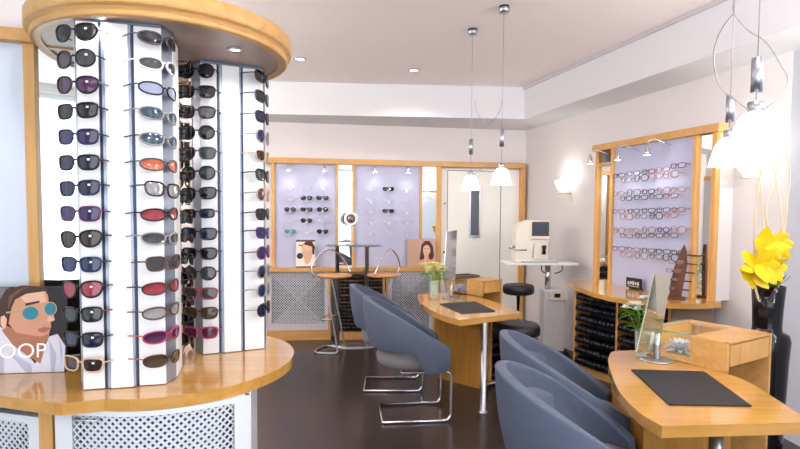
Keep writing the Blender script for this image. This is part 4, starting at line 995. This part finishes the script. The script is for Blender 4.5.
# ------------------------------------------------------------------ eye testing machine
mt = thing('instrument_table', 'white instrument table with grey edge on boxy white column by the right wall', 'table', (1.50, 5.62, 0), math.radians(0))
b = MB(); b.box(-.415, .33, -.17, .17, .965, .99); b.obj('tabletop', WHITE, mt, .006)
b = MB(); b.box(.0, .22, -.10, .10, .06, .70); b.obj('column_box', WHITE2, mt, .008)
b = MB(); b.box(-.02, .26, -.14, .14, 0, .06); b.obj('foot', BLACKR, mt, .01)
b = MB(); b.lathe([(0, .70), (.03, .70), (.03, .965), (0, .965)], c=(.06, 0, 0), n=16); b.obj('lift_post', CHROME, mt)
b = MB(); b.box(.04, .24, -.125, -.10, .60, .70); b.obj('control_box', CREAM, mt, .004)
b = MB(); b.box(.10, .16, -.128, -.124, .63, .67); b.obj('control_window', BLACK, mt)
b = MB()
for z in (.25, .33): b.lathe([(0, 0), (.008, 0), (.008, .004), (0, .004)], n=10, M=Matrix.Translation((.1, -.1, z)) @ Matrix.Rotation(math.pi / 2, 4, 'X'))
b.obj('screw', STEEL, mt)
b = MB()
b.tube(catm([Vector(p) for p in [(-.02, -.05, .965), (-.015, -.05, .90), (.03, -.04, .87)]]), .006); b.tube(catm([Vector(p) for p in [(.2, -.05, .965), (.19, -.05, .9), (.12, -.04, .87)]]), .006); b.obj('cable_loop', BLACK, mt)
mc = thing('eye_testing_machine', 'cream eye testing machine with dark screen on the white instrument table', 'optical instrument', (1.38, 5.60, .991))
b = MB()
prof_ = [(-.19, .0), (.16, 0), (.16, .03), (-.02, .05), (-.0, .19), (.15, .20), (.16, .26), (.16, .40), (.10, .43), (-.06, .44), (-.15, .40), (-.19, .30)]
vs = [(x, -.11, z) for x, z in prof_] + [(x, .11, z) for x, z in prof_]; n = len(prof_)
b.add(vs, [tuple(range(n)), tuple(range(n, 2 * n))[::-1]] + [(i, n + i, n + (i + 1) % n, (i + 1) % n) for i in range(n)]); b.obj('housing', CREAM, mc, .012)
b = MB(); b.box(-.05, .15, -.14, -.105, .24, .43); b.obj('screen_bezel', CREAM, mc, .008)
b = MB(); b.box(-.035, .14, -.146, -.135, .275, .42); b.obj('bezel_dark', DKFR, mc, .01)
b = MB(); b.box(-.01, .115, -.149, -.145, .30, .40); b.obj('screen', SCREEN, mc)
b = MB(); b.box(-.0, .14, -.13, -.10, .03, .20); b.obj('front_block', CREAM, mc, .01)
b = MB(); b.lathe([(0, 0), (.02, 0), (.016, .045), (.024, .075), (.02, .09), (0, .09)], c=(.09, -.15, .09), n=16); b.obj('joystick', BLACK, mc)
b = MB(); b.tube([(-.19, -.06, .16), (-.25, -.07, .15)], .014); b.tube([(-.24, -.07, .15), (-.20, -.12, .13), (-.08, -.12, .13)], .008); b.obj('chin_rest_arm', STEEL, mc)
b = MB(); b.box(-.12, .24, -.15, -.11, 0, .02); b.obj('base_rail', STEEL, mc, .003)
# floor cables near the column
b = MB(); b.tube(catm([P(571, 340, .02), P(575, 352, .01), P(583, 356, .01), P(590, 350, .01)]), .007); b.tube(catm([P(565, 349, .01), P(573, 357, .01), P(580, 352, .01)]), .006)
tag(b.obj('floor_cable', BLACK), 'black cables on the floor beside the instrument table column', 'cable')
q = P(574, 346, 0); b = MB(); b.lathe([(0, 0), (.05, 0), (.04, .03), (.012, .05), (.008, .14), (0, .15)], n=16, c=(q.x, q.y, 0)); tag(b.obj('foot_switch', BLACK), 'black upright foot switch beside the white column', 'switch')

# ------------------------------------------------------------------ things on the right counter
q = PL(633.5, 285, (RA[0] - .05, RA[1]), (RB[0] - .05, RB[1]))
t = thing('sign', 'small dark framed sign on the right counter below the spectacles', 'sign', (q.x, q.y, .851), yawr)
b = MB(); b.box(-.085, .085, 0, .008, .01, .095); b.box(-.05, .05, 0, .05, 0, .012); b.obj('sign_plate', mat('black_sign', (40, 38, 44), .3), t)
b = MB()
for k in range(5): b.box(-.066 + k * .027, -.048 + k * .027, -.0016, 0, .035 + (k % 2) * .004, .062 + (k % 3) * .004)
b.box(-.06, .06, -.0016, 0, .022, .027); b.obj('sign_lettering', M_('pale_print', (210, 206, 206)), t)
# wooden fin stand
q = P(683, 300, .85)
q = PL(683, 300, (1.80, 4.96), (2.2, 3.84)); fs_ = thing('glasses_stand', 'dark brown curved wooden spectacle stand with pegs on the right counter', 'display stand', (q.x - .07, q.y, .8505), math.radians(-8))
b = MB(); prf = [(-.03, .015), (.05, .015), (.065, .12), (.085, .26), (.078, .36), (.062, .41), (.035, .35), (.0, .24), (-.025, .12)]
n = len(prf); vs = [(x, -.012, z) for x, z in prf] + [(x, .012, z) for x, z in prf]
b.add(vs, [tuple(range(n)), tuple(range(n, 2 * n))[::-1]] + [(i, n + i, n + (i + 1) % n, (i + 1) % n) for i in range(n)]); b.obj('fin', WD, fs_, .003)
b = MB(); b.lathe([(0, 0), (.085, 0), (.085, .012), (.075, .016), (0, .016)], n=32, sy=.7); b.obj('base', WD, fs_)
for k in range(5):
    z = .07 + k * .065; x = -.0 + .017 * k; b = MB(); b.tube([(x - .055, 0, z + .008), (x + .105, 0, z - .006)], .006, 8); b.obj('peg', WD, fs_)
    if k < 4:
        M = Matrix.Translation((q.x - .07 + x - .055, q.y - .02, .8505 + z + .012)) @ Matrix.Rotation(math.radians(-35), 4, 'Z')
        glasses('spectacles', '%s framed spectacles on wooden stand, %s peg from the bottom' % (FN[k], ORD[k]), 'glasses', 'rect', M, FC[k], (200, 204, 214), 'spectacles on the wooden stand', clear=True, scale=.8)

# ------------------------------------------------------------------ tall black vase with branches and yellow flowers
vx, vy = 2.10, 3.03
b = MB(); b.lathe([(0, 0), (.085, 0), (.095, .02), (.10, .3), (.112, .66), (.118, .765), (.108, .80), (.075, .815), (.072, .84), (.076, .95), (.084, 1.075), (.077, 1.075), (.07, .95), (.06, .84), (0, .80)], n=48, c=(0, 0, 0))
o = b.obj('floor_vase', mat('gloss_black', (14, 14, 18), .12)); o.location = (vx, vy, 0); tag(o, 'tall glossy black floor vase behind the near desk by the right wall', 'vase')
t = thing('dried_branches', 'pale curly dried branches rising from the tall black vase', 'branches', (vx, vy, .86))
BR = [[(753, 285), (752, 250), (753, 215), (756, 190), (762, 165), (772, 147)], [(766, 285), (768, 245), (764, 210), (771, 185), (777, 160), (772, 142)], [(774, 285), (780, 240), (779, 215), (776, 190), (772, 170), (767, 155)], [(778, 282), (781, 245), (785, 205), (788, 175), (784, 152), (776, 141)], [(760, 285), (762, 230), (760, 205), (758, 180), (760, 160)]]
for i, br in enumerate(BR):
    D0 = 3.0 + .03 * (i % 3); pts = [PD(x + 2, y, D0 + .02 * math.sin(k * 1.7 + i)) - Vector((vx, vy, .86)) for k, (x, y) in enumerate(br)]
    pts = [Vector((random.uniform(-.03, .03), random.uniform(-.03, .03), .02))] + pts
    pts = catm(pts, 5); N = len(pts); b = MB(); b.tube(pts, [.0065 * (1 - .7 * k / N) for k in range(N)], 7); b.obj('branch', BRANCH, t)
t = thing('yellow_flowers', 'large bright yellow silk flowers in the mouth of the tall black vase', 'flowers', (vx, vy, 1.08))
r = random.Random(11)
for (px, py, D, sc_) in ((763, 247, 2.93, 1.15), (758, 264, 2.90, 1.25), (771, 268, 2.92, 1.0), (774, 244, 2.97, 1.0), (752, 274, 2.95, .95)):
    c = PD(px + 1, py, D) - Vector((vx, vy, 1.08)); b = MB()
    for k in range(7):
        a = k * .9 + r.uniform(-.2, .2); petal(b, c, (math.cos(a), -.35 + r.uniform(-.4, .3), math.sin(a) * .9), .10 * sc_ * r.uniform(.8, 1.15), .062 * sc_, curl=r.uniform(-.2, .2), ref=(r.uniform(-.4, .4), 1, r.uniform(-.4, .4)))
    b.obj('blossom', PETALY, t)
    b = MB(); b.tube([c, c * .5 + Vector((0, 0, -.02)), Vector((r.uniform(-.02, .02), 0, -.14))], .004, 6); b.obj('stem', GREEN, t)
b = MB()
for k in range(8): a = k * .8; petal(b, (math.cos(a) * .03, math.sin(a) * .03, -.01), (math.cos(a), math.sin(a), .5), .09, .03)
b.obj('leaf', GREEN, t)
